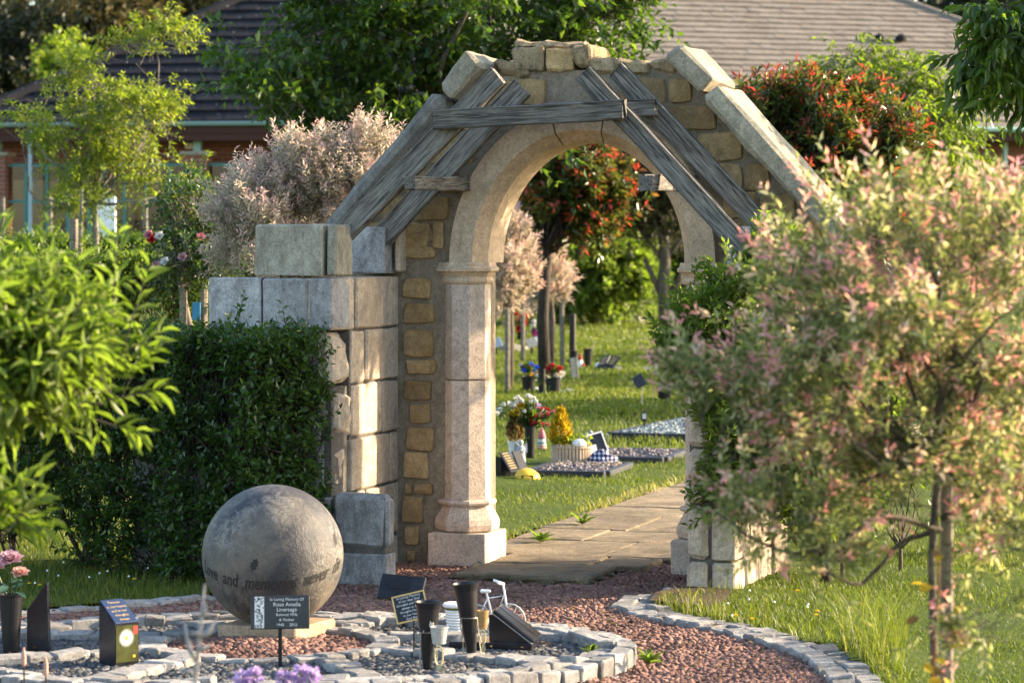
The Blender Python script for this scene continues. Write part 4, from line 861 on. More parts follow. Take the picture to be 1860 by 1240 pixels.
PM = {k: petal_mat(k+'_petal', c) for k, c in dict(pink=(.62,.20,.25), white=(.78,.76,.70), mauve=(.62,.36,.40), red=(.55,.02,.03), blue=(.02,.10,.60), yellow=(.80,.55,.02), purple=(.58,.42,.72), peach=(.75,.45,.36), magenta=(.60,.08,.30)).items()}
def bloom(parent, loc, r, mat, seed, n=26, name='bloom', open_=.7, nm='petal'):
    g = rg(seed); i = np.arange(n); f = (i/n); ph = i*2.4; tilt = .15+f*1.25*open_
    D = np.stack([np.cos(ph)*np.sin(tilt), np.sin(ph)*np.sin(tilt), np.cos(tilt)], 1); Nn = np.stack([-np.cos(ph)*np.cos(tilt), -np.sin(ph)*np.cos(tilt), np.sin(tilt)], 1)
    v, t, to = leaf_geo(np.zeros((n,3))+D*.05*r, D, Nn, r*(.55+.5*f), r*(.55+.55*f), g.uniform(.2,1,n), 2, .25, .12)
    me = bigmesh(name, v, t, mat, to, True); return put(name, me, parent, loc)
for k, (x, y, c) in enumerate(((272,428,'pink'),(276,436,'red'),(364,432,'pink'),(301,476,'white'),(290,430,'white'),(283,482,'mauve'),(354,560,'white') if False else (372,452,'white'),(332,468,'mauve'))):
    p = pt(x, y, 20.72); o = bloom(rs, p-Vector(rs.location), .045, PM[c], 50+k); o.rotation_euler = (R(65), 0, R(20*(k%3-1)))
tag(put('plant_label', mesh('plant_label', *cbox(.06,.01,.13,.004), plain('blue_plastic', (.03,.20,.36), .4)), None, tuple(pt(357,565,20.85))), 'small blue plastic tag hanging under the standard rose', 'tag')
# photinias, weeping tree, cherry
g9 = rg(28); bx = pt(1470,440,24).x
plant('photinia_shrub', 'red-tipped photinia behind the sloping coping on the right', 'shrub', (bx, 24.0, 0), [plo(1450,250,115,85,24,.7), plo(1560,270,75,75,24,.5), plo(1420,330,90,90,24,.6), plo(1540,360,80,80,24,.6), plo(1380,200,45,36,24,.4), plo(1500,190,80,36,24,.4)],
      LM['photinia'], 28, 110, 2200, .18, 10, .085, .032, ([(bx,24,0),(bx,24,1.6)], [.06,.05]), 'dark_bark', 16, 1, 0, .8, .55, .35, .5, .08, .75, .75, 0, red_tip(g9), limb_r=.025)
bx = pt(990,440,36).x
plant('photinia_tree', 'red and green photinia standard seen through the arch', 'tree', (bx, 36.0, 0), [plo(1040,335,85,70,36,.7), plo(990,390,60,60,36,.6), plo(1085,375,45,60,36,.5), plo(1030,290,60,30,36,.4), plo(1100,310,30,50,36,.3), plo(960,330,40,60,36,.4)],
      LM['photinia'], 29, 90, 1300, .22, 10, .125, .048, ([(bx,36,0),(bx-.03,36,.9),(bx+.03,36,1.75)], [.085,.075,.06]), 'dark_bark', 16, 1, 0, .6, .6, .4, .5, .10, .75, .75, .1, red_tip(g9), limb_r=.03)
bx = pt(1620,440,29).x
plant('weeping_tree', 'small drooping yellow-green tree before the brown roof', 'tree', (bx, 29.0, 0), [plo(1610,200,95,80,29,.6), plo(1685,270,60,70,29,.5), plo(1560,130,60,34,29,.4), plo(1640,110,50,30,29,.3), plo(1715,330,40,45,29,.3), plo(1660,350,60,40,29,.4), plo(1500,130,24,18,29,.2,500), plo(1740,220,20,30,29,.2,600)],
      LM['lime'], 30, 90, 950, .3, 10, .085, .034, ([(bx,29,0),(bx+.05,29,2),(bx,29,3.2)], [.07,.06,.035]), 'grey_bark', 22, 1, 0, -.3, .75, .45, .5, .09, .7, .7, .7, lambda t, n, per: .1+.5*g9.random((n,per)), limb_r=.03, curve=.4)
bx = pt(2150,440,17).x
plant('cherry_tree', 'dark green cherry boughs reaching in at the top right corner', 'tree', (bx, 17.0, 0), [plo(1850,50,70,40,17,.35), plo(1800,112,75,22,17,.3), plo(1830,185,75,20,17,.3), plo(1860,110,50,60,17.2,.35), plo(1940,80,110,110,17.3,.6), plo(1770,190,30,10,17,.1,700), plo(1745,102,34,10,17,.1,800), plo(2060,60,120,160,17.3,.8), plo(1810,20,40,20,17,.2,1200)],
      LM['tree'], 31, 60, 560, .24, 11, .115, .042, ([(bx,17,0),(bx,17,1.8),(bx-.1,17,3.4)], [.10,.09,.06]), 'dark_bark', 14, 2, 250, -.12, .8, .35, .5, .04, .55, .8, .75, lambda t, n, per: .25+.6*g9.random((n,per)), limb_r=.03, curve=.25, ldroop=.25)
# shrubs and trees beyond the lawn, through the arch
bx = pt(1080,440,63).x
plant('laurel_shrub', 'broad bright green shrub on the far lawn through the arch', 'shrub', (bx, 63.0, 0), [plo(1080,500,85,75,63,1.2), plo(1140,500,50,70,63,1), plo(1010,480,55,60,63,1), plo(1090,450,60,30,63,.8), plo(1030,545,50,30,63,.6)], LM['fresh'], 32, 100, 1600, .35, 8, .2, .10,
      ([(bx,63,0),(bx,63,1)], [.14,.1]), 'bark', 14, 1, 0, .4, .7, .5, .5, .2, tonef=lambda t, n, per: .35+.65*g9.random((n,per)), limb_r=.06)
bx = pt(1212,440,60).x
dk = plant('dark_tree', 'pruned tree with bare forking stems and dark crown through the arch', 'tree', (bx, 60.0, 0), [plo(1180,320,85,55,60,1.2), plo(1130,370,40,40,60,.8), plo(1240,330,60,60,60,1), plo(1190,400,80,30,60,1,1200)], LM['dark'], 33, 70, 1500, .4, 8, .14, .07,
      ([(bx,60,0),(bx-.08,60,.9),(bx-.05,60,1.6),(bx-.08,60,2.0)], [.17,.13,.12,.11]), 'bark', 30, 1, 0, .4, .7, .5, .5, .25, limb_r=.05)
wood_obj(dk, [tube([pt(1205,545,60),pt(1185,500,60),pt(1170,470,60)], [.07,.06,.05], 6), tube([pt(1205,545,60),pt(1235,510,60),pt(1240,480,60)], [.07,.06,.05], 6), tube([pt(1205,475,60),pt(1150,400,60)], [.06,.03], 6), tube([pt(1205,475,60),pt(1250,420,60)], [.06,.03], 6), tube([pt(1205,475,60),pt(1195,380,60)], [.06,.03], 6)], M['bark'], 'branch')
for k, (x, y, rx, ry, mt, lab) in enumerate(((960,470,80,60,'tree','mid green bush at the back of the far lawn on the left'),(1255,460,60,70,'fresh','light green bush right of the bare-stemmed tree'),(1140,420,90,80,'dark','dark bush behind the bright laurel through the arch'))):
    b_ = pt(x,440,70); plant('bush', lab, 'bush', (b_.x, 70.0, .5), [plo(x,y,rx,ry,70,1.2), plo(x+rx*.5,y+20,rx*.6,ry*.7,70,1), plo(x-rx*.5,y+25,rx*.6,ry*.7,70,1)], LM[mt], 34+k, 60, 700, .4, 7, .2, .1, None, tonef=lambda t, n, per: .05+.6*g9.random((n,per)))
# small dappled willow standards on stakes, through the arch
for k, (x, D, lob, lab) in enumerate(((925, 35.0, [plo(915,470,50,70,35,.5), plo(930,520,45,50,35,.4), plo(905,420,30,40,35,.3)], 'pale dappled willow standard nearest the left pillar, through the arch'), (1000, 38.0, [plo(985,500,45,40,38,.4), plo(975,480,36,30,38,.3), plo(995,530,26,26,38,.3)], 'pink topped dappled willow standard with low brown trunk, through the arch'))):
    b_ = pt(x,440,D); plant('willow_standard', lab, 'tree', (b_.x, D, 0), lob, LM['willow'], 38+k, 50, 800, .2, 12, .075, .018, ([(b_.x,D,0),(b_.x+.02,D,.8),(b_.x-.02,D,1.35)], [.05,.045,.035]), 'bark', 12, 1, 0, .8, .5, .35, .5, .07, .65, .85, 0, tipf(g7, .8, .2), group='dappled willow standards through the arch', limb_r=.02)
for x, y0, y1, D, lab in ((922,560,715,34.5,'pale stake in front, left of the blue flowers'),(950,545,640,43,'yellowish stake beside red flowers behind the willow standards'),(1021,545,665,41,'pale thin stake right of the brown trunk through the arch')):
    tag(put('tree_stake', mesh('tree_stake', *tube([(0,0,0),(0,0,pt(0,y0,D).z)], [.035,.035], 7), M['stake']), None, (pt(x,440,D).x, D, 0)), lab, 'stake', 'tree stakes through the arch')
tag(put('black_post', mesh('black_post', *tube([(0,0,0),(0,0,pt(0,570,41).z)], [.05,.05], 8), M['black_plastic']), None, (pt(1040,440,41).x, 41, 0)), 'thin black post behind the leaning plaque through the arch', 'post')
# far trees and wood
for k, (x, y, rx, ry, D, mt, lab) in enumerate(((60,40,170,110,85,'olive','olive brown tree filling the top left corner'),(200,70,70,60,82,'olive','olive tree beside the slate roof hip'),(120,115,26,24,72,'lime','small light green tree peeping over the slate roof hip'),(20,120,110,90,80,'dark','dark tree at the far left behind the pavilion'),(300,0,90,60,90,'dark','dark crown above the ridge of the slate roof'),(1800,40,110,60,100,'dark','dark trees beyond the hip of the brown roof'))):
    b_ = pt(x,440,D); s = D/F*60
    plant('far_tree', lab, 'tree', (b_.x, D, 0), [plo(x,y,rx,ry,D,2), plo(x-rx*.5,y+ry*.5,rx*.7,ry*.6,D,2), plo(x+rx*.5,y+ry*.5,rx*.7,ry*.6,D,2), plo(x,y+ry,rx*.8,ry*.7,D,2)], LM[mt], 60+k, 110, 1500 if k != 2 else 260, .6 if k != 2 else .3, 8, .26 if k != 2 else .18, .15 if k != 2 else .1, ([(b_.x,D,0),(b_.x,D,pt(0,y,D).z)], [.3,.12]), 'dark_bark', 10, 1, 0, .3, .8, .6, .5, .4 if k != 2 else .2, tonef=lambda t, n, per: .05+.75*g9.random((n,per)), limb_r=.1)
g = rg(70); P_, D_, TL_, _, _ = twigs([((x, 120, 9), (6, 5, 12), 1) for x in np.arange(-60, 61, 6)], 800, 9000, 1.2, g, .3, .8, .6, .5, .9)
tag(put('woodland', bigmesh('woodland', *leaf_geo(*twig_leaves(P_, D_, TL_, 6, .75, .5, g), 1)[:2], LM['dark'], np.tile(np.repeat(g.uniform(0,.7,9000*6), 4), 1))), 'distant dark wood closing the view behind the buildings', None, None, 'stuff')
for k, (x, y, z, rr, lab) in enumerate(((9.0,33,2.9,1.0,'leafy tree beside the far lawn, nearest of the three right of the view'),(11.5,40,3.4,1.3,'leafy tree beside the far lawn, middle one of three right of the view'),(12,47,3.2,1.2,'leafy tree beside the far lawn, farthest of three right of the view'))):
    gg = rg(80+k); plant('garden_tree', lab, 'tree', (x, y, 0), [((x, y, z), (rr, rr*1.6, rr*.7), 1)], LM['tree'], 80+k, 40, 300, .5, 8, .18, .10, ([(x,y,0),(x,y,z)], [.12,.07]), 'bark', 10, 1, 0, .3, .8, .6, .5, .25, limb_r=.05)
# ------------------------------------------------------------------ soil, fallen leaves and dry fringes
sp_ = [at(x, y, .0) for x, y in ((1215,1085),(1250,1080),(1330,1085),(1320,1105),(1290,1118),(1235,1112),(1180,1106),(1190,1092))]
tag(put('soil_patch', mesh('soil_patch', [(p.x,p.y,.047) for p in sp_], [tuple(range(8))[::-1]], M['soil'])), 'bare dark earth at the foot of the right wing wall', None, None, 'structure')
def litter(name, n, x0, x1, y0, y1, ok, l, mat, seed, label, z=.03):
    g = rg(seed); X, Y = scatter(n, x0, x1, y0, y1, ok, seed); n = len(X); P = np.stack([X, Y, np.full(n, z)+g.uniform(0,.012,n)], 1); D = g.normal(size=(n,3))*np.array([1,1,.25]); Nn = np.tile([0,0,1.],(n,1))+g.normal(size=(n,3))*.35
    v, f, t = leaf_geo(P, D, Nn, l*g.uniform(.5,1.3,n), l*.45*g.uniform(.5,1.2,n), g.random(n), 1, .15, .1); tag(put(name, bigmesh(name, v, f, mat, t)), label, None, None, 'stuff')
litter('fallen_leaves', 420, -3.0, 1.5, 10.8, 16.4, lambda X, Y: np.isin(region(X, Y), ['G','P']) & (X < np.interp(Y, EY, EX)), .03, LM['brown'], 301, 'dry fallen leaves and petals scattered over the red gravel')
litter('fallen_leaves', 260, -2.7, .5, 11.4, 13.6, lambda X, Y: region(X, Y) == 'B', .022, LM['brown'], 302, 'dry leaf litter among the slate chippings of the bed', .06)
litter('straw', 900, -3.0, 1.5, 10.8, 16.4, lambda X, Y: (region(X, Y) == 'G') & (X < np.interp(Y, EY, EX)), .028, LM['straw'], 303, 'short pale straw bits lying on the red gravel', .025)
# ------------------------------------------------------------------ grass
def grass(name, n, x0, x1, y0, y1, hgt, wdt, seed, label, ok, power=1.0, lean=.5, tone=(.1,.75), zf=None):
    g = rg(seed); u = g.random(n); Y = (y0**-power+(y1**-power-y0**-power)*u)**(-1/power); X = g.uniform(0, 1, n)*(x1(Y)-x0(Y))+x0(Y)
    k = ok(X, Y); X, Y = X[k], Y[k]; n = len(X); Z = terrain(X, Y)+.012
    pat = .5+.5*np.sin(X*1.7+1.3*np.sin(Y*1.1))*np.cos(Y*.9+X*.6); h = hgt*g.uniform(.5,1.35,n)*(.75+.5*pat); sc = np.maximum(1, Y/16)**.75; h = h*np.minimum(sc, 1.6); wd = wdt*sc*g.uniform(.7,1.3,n)
    th = g.uniform(0, 6.28, n); le = np.abs(g.normal(0, lean, n)); dx, dy = np.cos(th)*le*h, np.sin(th)*le*h; px_, py_ = -np.sin(th+g.normal(0,.8,n))*wd/2, np.cos(th)*wd/2
    V = np.stack([np.stack([X-px_, Y-py_, Z], 1), np.stack([X+px_, Y+py_, Z], 1), np.stack([X+dx*.35+px_*.7, Y+dy*.35+py_*.7, Z+h*.6], 1), np.stack([X+dx*.35-px_*.7, Y+dy*.35-py_*.7, Z+h*.6], 1), np.stack([X+dx, Y+dy, Z+h*.95], 1)], 1)
    T = np.array([(0,1,2),(0,2,3),(3,2,4)]); t = np.clip(g.uniform(tone[0], tone[1], n)*(.7+.5*pat)+(g.random(n)<.025)*.35, 0, 1)
    o = put(name, bigmesh(name, V.reshape(-1,3), (T[None]+5*np.arange(n)[:,None,None]).reshape(-1,3), LM['grass'], np.repeat(t, 5))); return tag(o, label, None, None, 'stuff')
isL = lambda X, Y: region(X, Y) == 'L'
grass('grass', 80000, lambda Y: .05*Y, lambda Y: .195*Y, 9.4, 16.5, .038, .005, 91, 'short rough grass of the lawn right of the path', isL)
grass('grass', 26000, lambda Y: -.195*Y, lambda Y: -.05*Y, 13.4, 20, .05, .006, 92, 'short grass below the privet hedge', isL)
grass('grass', 78000, lambda Y: -.03*Y, lambda Y: .195*Y, 15.9, 30, .030, .006, 93, 'sunlit mown grass behind the archway', isL, 1.6)
grass('grass', 70000, lambda Y: -.03*Y, lambda Y: .075*Y, 30, 76, .034, .011, 94, 'sunlit mown grass of the far lawn through the arch', lambda X, Y: X > -99, 1.2)
grass('tall_grass', 520, lambda Y: .1165*Y, lambda Y: .138*Y, 11.9, 12.9, .33, .0045, 95, 'clump of long seeding grass on the lawn edge', isL, 1, .6, (.45, 1.0))

fr = lambda X, Y: (np.abs(w2loc(X, Y)[0]+.33) < .07) & (w2loc(X, Y)[1] > .5)
grass('grass', 30000, lambda Y: -.03*Y, lambda Y: .12*Y, 16.4, 26, .05, .006, 96, 'dry straw coloured grass fringe along the flagged path', fr, 1, .8, (.75, 1.0))
fr2 = lambda X, Y: (region(X, Y) == 'L') & (Y < 14.9) & (X-np.interp(Y, EY, EX) < .32) & (X > 0)
grass('grass', 9000, lambda Y: .03*Y, lambda Y: .14*Y, 10.5, 14.9, .075, .006, 97, 'longer grass flopping over the path edging', fr2, 1, .9, (.3, .9))
# ------------------------------------------------------------------ memorial ball
m, nt, b = nmat('weathered_ball_stone'); co = coords(nt); 
n0 = noise(nt, co, 2.6, 7, .62, .5); n1 = noise(nt, co, 9, 8, .7, 1.6); n2 = noise(nt, co, 70, 4, .7)
sz = nt.nodes.new('ShaderNodeSeparateXYZ'); nt.links.new(coords(nt), sz.inputs[0])
c = ramp(nt, n0, [(.38,(.034,.034,.038)), (.5,(.105,.091,.073)), (.64,(.185,.15,.108))])
vein = ramp(nt, math_(nt, 'ABSOLUTE', math_(nt, 'SUBTRACT', n1, .5)), [(.0,(1,1,1)), (.05,(0,0,0))])
gate = ramp(nt, noise(nt, co, 3.3, 4), [(.42,(0,0,0)), (.62,(1,1,1))]); vf = math_(nt, 'MULTIPLY', math_(nt, 'MULTIPLY', vein, gate), .35)
c = mixc(nt, vf, c, (.42,.40,.36)); drk = ramp(nt, noise(nt, coords(nt, True, (1,1,.3)), 9, 6, .7), [(.50,(0,0,0)), (.66,(1,1,1))]); c = mixc(nt, math_(nt, 'MULTIPLY', drk, .75), c, (.055,.05,.05))
c = mixc(nt, .45, c, ramp(nt, n2, [(.3,(.6,.6,.6)), (.7,(1.3,1.3,1.3))]), 'MULTIPLY'); nt.links.new(c, b.inputs['Base Color']); setb(b, .62, .35); bump(nt, b, math_(nt, 'ADD', n2, n1), .003); M['ball'] = m
BX, BY, BR = -1.095, 13.02, .3235; bz = H-568*BY/F
bt = thing('memorial_ball', 'large weathered stone ball carved with words on a square tan base', 'sculpture', (BX, BY, 0))
part('ball', lathe([(BR*math.cos(t), BR*math.sin(t)) for t in np.linspace(-math.pi/2+.001, math.pi/2-.001, 40)], 72, cap=False), M['ball'], bt, (0,0,bz), smooth=True)
part('base', cbox(.40,.40,.11,.006,.002,rg(3)), stone_mat('base_stone', (.33,.23,.145), (.44,.32,.21), pits=.2, bmp=.003, rnd=0, stain=(.15,.11,.07), stain_amt=.4), bt, (.02,0,.05), (0,0,R(-24)))
def on_ball(x, lat, r=BR+.0015): lon = x; return (r*math.sin(lon)*math.cos(lat), -r*math.cos(lon)*math.cos(lat), bz+r*math.sin(lat))
def drape(VF, sx, sy, fx, flat_):
    V = []
    for x, y, z in VF[0]:
        lon = fx+x*sx; V.append(on_ball(lon, flat_(lon)+y*sy))
    return V, VF[1]
M['carved'] = plain('carved_letter', (.035,.032,.03), .8, .2)
tv = textVF('Love  and  memories  never  die', 1.0, .32, 0, space=1.0, bold=.02); W_ = max(v[0] for v in tv[0])-min(v[0] for v in tv[0])
part('lettering', drape(tv, 2.52/W_, .27, R(3), lambda lo: R(-17)+.135*lo*lo), M['carved'], bt)
leafp = [(0,-1),(.12,-.7),(.45,-.55),(.3,-.3),(.6,-.05),(.38,.15),(.55,.5),(.25,.55),(0,1),(-.25,.6),(-.5,.45),(-.3,.15),(-.6,0),(-.32,-.25),(-.42,-.5),(-.1,-.7)]
for k, (lo, la, s, rt_) in enumerate(((-.17,-.02,.105,2.75),(1.22,.27,.10,2.9))):
    V = [(.0,0,0)]+[(x*math.cos(rt_)-y*math.sin(rt_), x*math.sin(rt_)+y*math.cos(rt_), 0) for x, y in leafp]; Fc = [(0,i+1,(i+1)%16+1) for i in range(16)]
    part('leaf_emblem', drape((V, Fc), s, s, lo, lambda l_, la=la: la), M['carved'], bt)
def slab_text(par, lines, w_, h_, mat, y=-.012, size=.02, lead=1.25, align='CENTER', x=0.0, top=None):
    z = (len(lines)-1)*size*lead/2 if top is None else top
    for ln in lines:
        s = size
        if isinstance(ln, tuple): ln, s = ln
        V, Fc = textVF(ln, s, 0, 0, align); V = [(p[0]+x, y, p[1]+z) for p in V]; part('lettering', (V, Fc), mat, par); z -= size*lead
# plaque on a stake before the ball
p = at(509, 1212, .03); pq = thing('memorial_plaque', 'black name plaque with silver scroll border on a stake before the stone ball', 'plaque', p, R(4))
s_ = p.y/F; zc = H-(1110-HZ)*s_-p.z
pl = part('panel', cbox(.250,.014,.142,.003), M['black_granite'], pq, (.0,-.02,zc), (R(-8),0,0))
part('scroll_border', box(.040,.001,.132), M['silver'], pl, (-.088,-.0078,0))
g = rg(5); V, Fc = [], []
for k in range(60):
    a, z, t = g.uniform(-.105,-.071), g.uniform(-.062,.062), g.uniform(0, 6.28); v, f = lathe([(.0015,0),(.0035,.0)], 8, cap=False); 
    V, Fc = join((V, Fc), ([(x+a, -.0086, y+z) for x, y, _ in v], [q[::-1] for q in f]))
part('scrollwork', (V, Fc), M['black_granite'], pl)
slab_text(pl, ['In Loving Memory Of', ('Rose Amelia', .023), ('Liversage', .023), 'Beloved Wife', '& Mother', '1940     2012'], .2, .14, M['silver'], -.0078, .0165, 1.30, x=.028)
part('stake', cbox(.017,.010,zc+.06,.002,c=(0,0,(zc-.06)/2)), M['black_plastic'], pq)
# black granite desk plaque, seen from behind, and gold edged plaque
p = at(733, 1143, .03); q = thing('granite_plaque', 'blank backed black granite plaque tilted on a short stake beside the stub wall', 'plaque', p, R(-12)); zc = H-(1068-HZ)*p.y/F-p.z
pl = part('panel', cbox(.215,.02,.135,.004), M['black_granite'], q, (-.01,0,zc), (R(-38),R(4),0)); part('recess', box(.10,.002,.05), M['black_plastic'], pl, (-.01,-.0108,.015)); part('stake', cbox(.02,.02,zc-.02,.003,c=(0,.01,(zc-.02)/2)), M['black_plastic'], q)
p = at(752, 1196, .03); q = thing('gilt_plaque', 'tilted plaque with gilt frame and pale lettering on a thin stake', 'plaque', p, R(2)); zc = H-(1102-HZ)*p.y/F-p.z
pl = part('panel', cbox(.145,.010,.120,.002), M['black_granite'], q, (-.015,0,zc), (R(-14),R(-13),0))
for a, b_, w_, h_ in ((0,.0575,.145,.006),(0,-.0575,.145,.006),(.0695,0,.006,.109),(-.0695,0,.006,.109)): part('frame', box(w_,.013,h_), M['gold'], pl, (a,0,b_))
slab_text(pl, ['In Loving Memory', 'of our dear Dad', 'Grandad and Friend', 'always in our', 'thoughts forever', 'in our hearts', 'God Bless'], .13, .1, M['silver'], -.0062, .0145, 1.08)
part('stake', tube([(0,.012,-.03),(0,.012,zc)], .004, 6), M['black_plastic'], q)
# cone vases in wire stands
def cone_vase(px, py, topx, topy, rpx, label, pot, lettering=None):
    p = at(px, py, .03); s = p.y/F; q = thing('cone_vase', label, 'vase', p, 0); tx, tz = (topx-px)*s, H-(topy-HZ)*s-p.z; r = rpx*s; L = math.hypot(tx, tz); rot = math.atan2(tx, tz)
    pr = [(.006,0),(.018,.004),(r*.62,L*.55),(r*.84,L*.9),(r,L),(r*.93,L),(r*.76,L*.88),(r*.5,L*.5)]
    v = part('body', lathe(pr, 28), M['black_plastic'], q, (0,0,0), (0,rot,0), smooth=False)
    if lettering:
        for k, ln in enumerate(lettering):
            V, Fc = textVF(ln, .030, .25); V = [(( .72*r+.002)*math.sin(x/(.75*r)+.35), -(.78*r+.003-.012*k)*math.cos(x/(.75*r)+.35), L*.70-k*.034+y) for x, y, _ in V]; part('lettering', (V, Fc), M['silver'], v)
    rr = r*.68; zr = L*.56; ring = [(rr*math.cos(t)+math.sin(rot)*zr, rr*math.sin(t), math.cos(rot)*zr) for t in np.linspace(0, 2*math.pi, 25)]
    stand = part('wire_stand', tube(ring, .0022, 5), M['steel'], q)
    for t in (-.4, 1.9, 3.9): part('leg', tube([(rr*math.cos(t)+math.sin(rot)*zr, rr*math.sin(t), math.cos(rot)*zr), (rr*1.15*math.cos(t), rr*1.15*math.sin(t), -.03)], .0026, 5), M['steel'], q)
    return q, p, s
q, p, s = cone_vase(776, 1216, 778, 1092, 25, 'front black cone vase lettered in white, with white pail on its stand', 0, ['In', 'Loving', 'Memory'])
M['pail_white'] = plain('pale_pail', (.34,.33,.30), .4, .4, var=.2, scale=60); M['pail_brown'] = plain('gilt_pail', (.36,.22,.09), .35, .5, .3, var=.4, scale=70)
def pail(px0, px1, y0, y1, D, label, mat):
    s = D/F; c = pt((px0+px1)/2, y1, D); r = (px1-px0)/2*s; h = (y1-y0)*s; o = thing('small_pail', label, 'pail', c); part('body', lathe([(r*.72,0),(r*.97,h*.9),(r*1.03,h*.93),(r*1.03,h),(r*.9,h),(r*.68,h*.05)], 20), mat, o)
    part('handle', tube([(r*math.cos(t), -.004, h*.75+r*.5*math.sin(t)*-1) for t in np.linspace(0, math.pi, 9)], .0015, 5), M['steel'], o)
    pr = [(r*.45*math.sin(t), -r*.55-.02, -r*1.2-r*1.1*math.cos(t)) for t in np.linspace(-.2, 6.2, 16)]; part('ribbon', tube(pr, .0035, 5), plain('gold_ribbon', (.45,.38,.18), .5), o)
    part('ribbon_tail', ([(-r*.1,-r*.5-.02,-r*2.2),(r*.35,-r*.5-.024,-r*2.2),(r*.5,-r*.5-.03,-r*3.3),(r*.0,-r*.5-.02,-r*3.8),(-r*.3,-r*.5-.028,-r*3.2)], [(0,1,2,3,4)]), M['gold_ribbon'] if 'gold_ribbon' in M else mat, o)
M['gold_ribbon'] = plain('gold_ribbon', (.42,.36,.18), .5)
pail(781, 814, 1137, 1168, p.y-.075, 'small white pail with dark spots hung on the front cone vase stand', M['pail_white'])
q, p, s = cone_vase(858, 1200, 845, 1058, 25, 'leaning plain black cone vase behind the lettered one', 0)
pail(866, 888, 1108, 1141, p.y-.06, 'small gilt brown pail hung on the leaning cone vase stand', M['pail_brown'])
# white basket planter and white wire bicycle
p = at(829, 1150, .03); s = p.y/F; q = thing('basket_planter', 'white woven basket planter with green moss behind the cone vases', 'planter', p)
h = (1150-1094)*s; pr = [(.038,0)]
for k in range(9): z = h*.72*k/8; pr += [(.040+.012*k/8+.0035, z+.004), (.040+.012*k/8, z+.010)]
part('basket', lathe(pr+[(.056,h*.80),(.048,h*.8)], 24), M['white'], q); part('rim', tube([(.055*math.cos(t), .055*math.sin(t), h*.93) for t in np.linspace(0, 2*math.pi, 25)], .010, 8), M['white'], q); part('moss', lathe([(.053,h*.78),(.054,h*.9),(.02,h*.92)], 20), plain('moss', (.10,.13,.02), .9), q)
p = at(893, 1166, .03); s = p.y/F; q = thing('wire_bicycle', 'small white wire bicycle ornament leaning by the black book memorial', 'ornament', p, R(12))
M['pale_metal'] = plain('pale_metal', (.30,.30,.30), .5, .4)
def ringp(cx, cz, r, n=22, a0=0, a1=2*math.pi): return [(cx+r*math.cos(t), 0, cz+r*math.sin(t)) for t in np.linspace(a0, a1, n)]
for cx in (-.075, .085):
    wv = part('wheel', tube(ringp(cx, .085, .078), .0042, 6), M['pale_metal'], q)
    for k in range(6): t = math.pi*k/6; part('spoke', tube([(cx-.076*math.cos(t),0,.085-.076*math.sin(t)),(cx+.076*math.cos(t),0,.085+.076*math.sin(t))], .0018, 4), M['white'], wv)
part('frame', join(tube([(-.075,0,.085),(-.02,0,.19),(.06,0,.20),(.01,0,.085),(-.075,0,.085)], .0035, 6), tube([(.01,0,.085),(-.025,0,.215)], .005, 6), tube([(.085,0,.085),(.055,0,.25)], .005, 6)), M['white'], q)
part('handlebar', tube([(.02,-.05,.262),(.055,-.02,.252),(.055,.02,.252),(.02,.05,.262)], .006, 6), M['white'], q); part('saddle', cbox(.05,.025,.014,.005), M['white'], q, (-.03,0,.222))
q.scale = (.95,.95,1.05)
# black book memorial on plinth
p = at(898, 1182, .02); s = p.y/F; q = thing('book_memorial', 'polished black granite open book memorial on a black plinth', 'memorial', p, R(-10))
part('plinth', cbox(.37,.20,.045,.004,c=(0,0,.03)), M['black_granite'], q)
part('wedge', prism([(-.01,.054),(.178,.054),(.02,.172),(-.012,.172)], -.07, .08), M['black_granite'], q)
for y0, y1 in ((-.105,-.004),(.004,.105)):
    o = part('book_page', cbox(.225,y1-y0,.018,.005), M['black_granite'], q, (.104,(y0+y1)/2,.126), (0,R(36.5),0))
    part('page_edge', cbox(.22,y1-y0-.012,.006,.002), M['grey_letter'], o, (0,0,-.0125))
# left of the ball: slanted slab, daisy pillar, vase with roses
p = at(71, 1187, .03); s = p.y/F; q = thing('slanted_slab', 'thin polished dark granite slab with slanted pointed top', 'memorial', p, R(-6))
V, Fc = prism([(-.049,0),(.049,0),(.040,(1187-1056)*s),(-.049,(1187-1107)*s)], -.02, .02); part('slab', (V, Fc), M['black_granite'], q)
p = at(216, 1209, .03); s = p.y/F; q = thing('daisy_memorial', 'square black memorial pillar with blue sloping top and printed daisy', 'memorial', p, R(42)); hf, hb = .185, .275; w_ = .060
V = [(-w_,-w_,0),(w_,-w_,0),(w_,w_,0),(-w_,w_,0),(-w_,-w_,hf),(w_,-w_,hf-.0),(w_,w_,hb),(-w_,w_,hb)]
part('pillar', (V, [(3,2,1,0),(0,1,5,4),(1,2,6,5),(2,3,7,6),(3,0,4,7),(4,5,6,7)]), M['black_granite'], q)
sl_ = math.atan2(hb-hf, 2*w_); top = part('sloping_top', cbox(2*w_-.004, 2*w_/math.cos(sl_)-.004, .006, .002), plain('blue_print', (.018,.032,.075), .2, .5), q, (0,0,(hf+hb)/2+.004), (sl_,0,0))
for k, ln in enumerate(('Forever', 'in our hearts', 'and in our', 'thoughts', 'always')):
    V, Fc = textVF(ln, .019); part('lettering', ([(x, y+.052-k*.026, .0036) for x, y, _ in V], Fc), M['gold'], top)
fpn = part('front_print', box(2*w_-.008,.002,hf-.03), plain('photo_green', (.045,.05,.012), .25, .5, var=.5, scale=18), q, (0,-w_-.001,hf/2+.01))
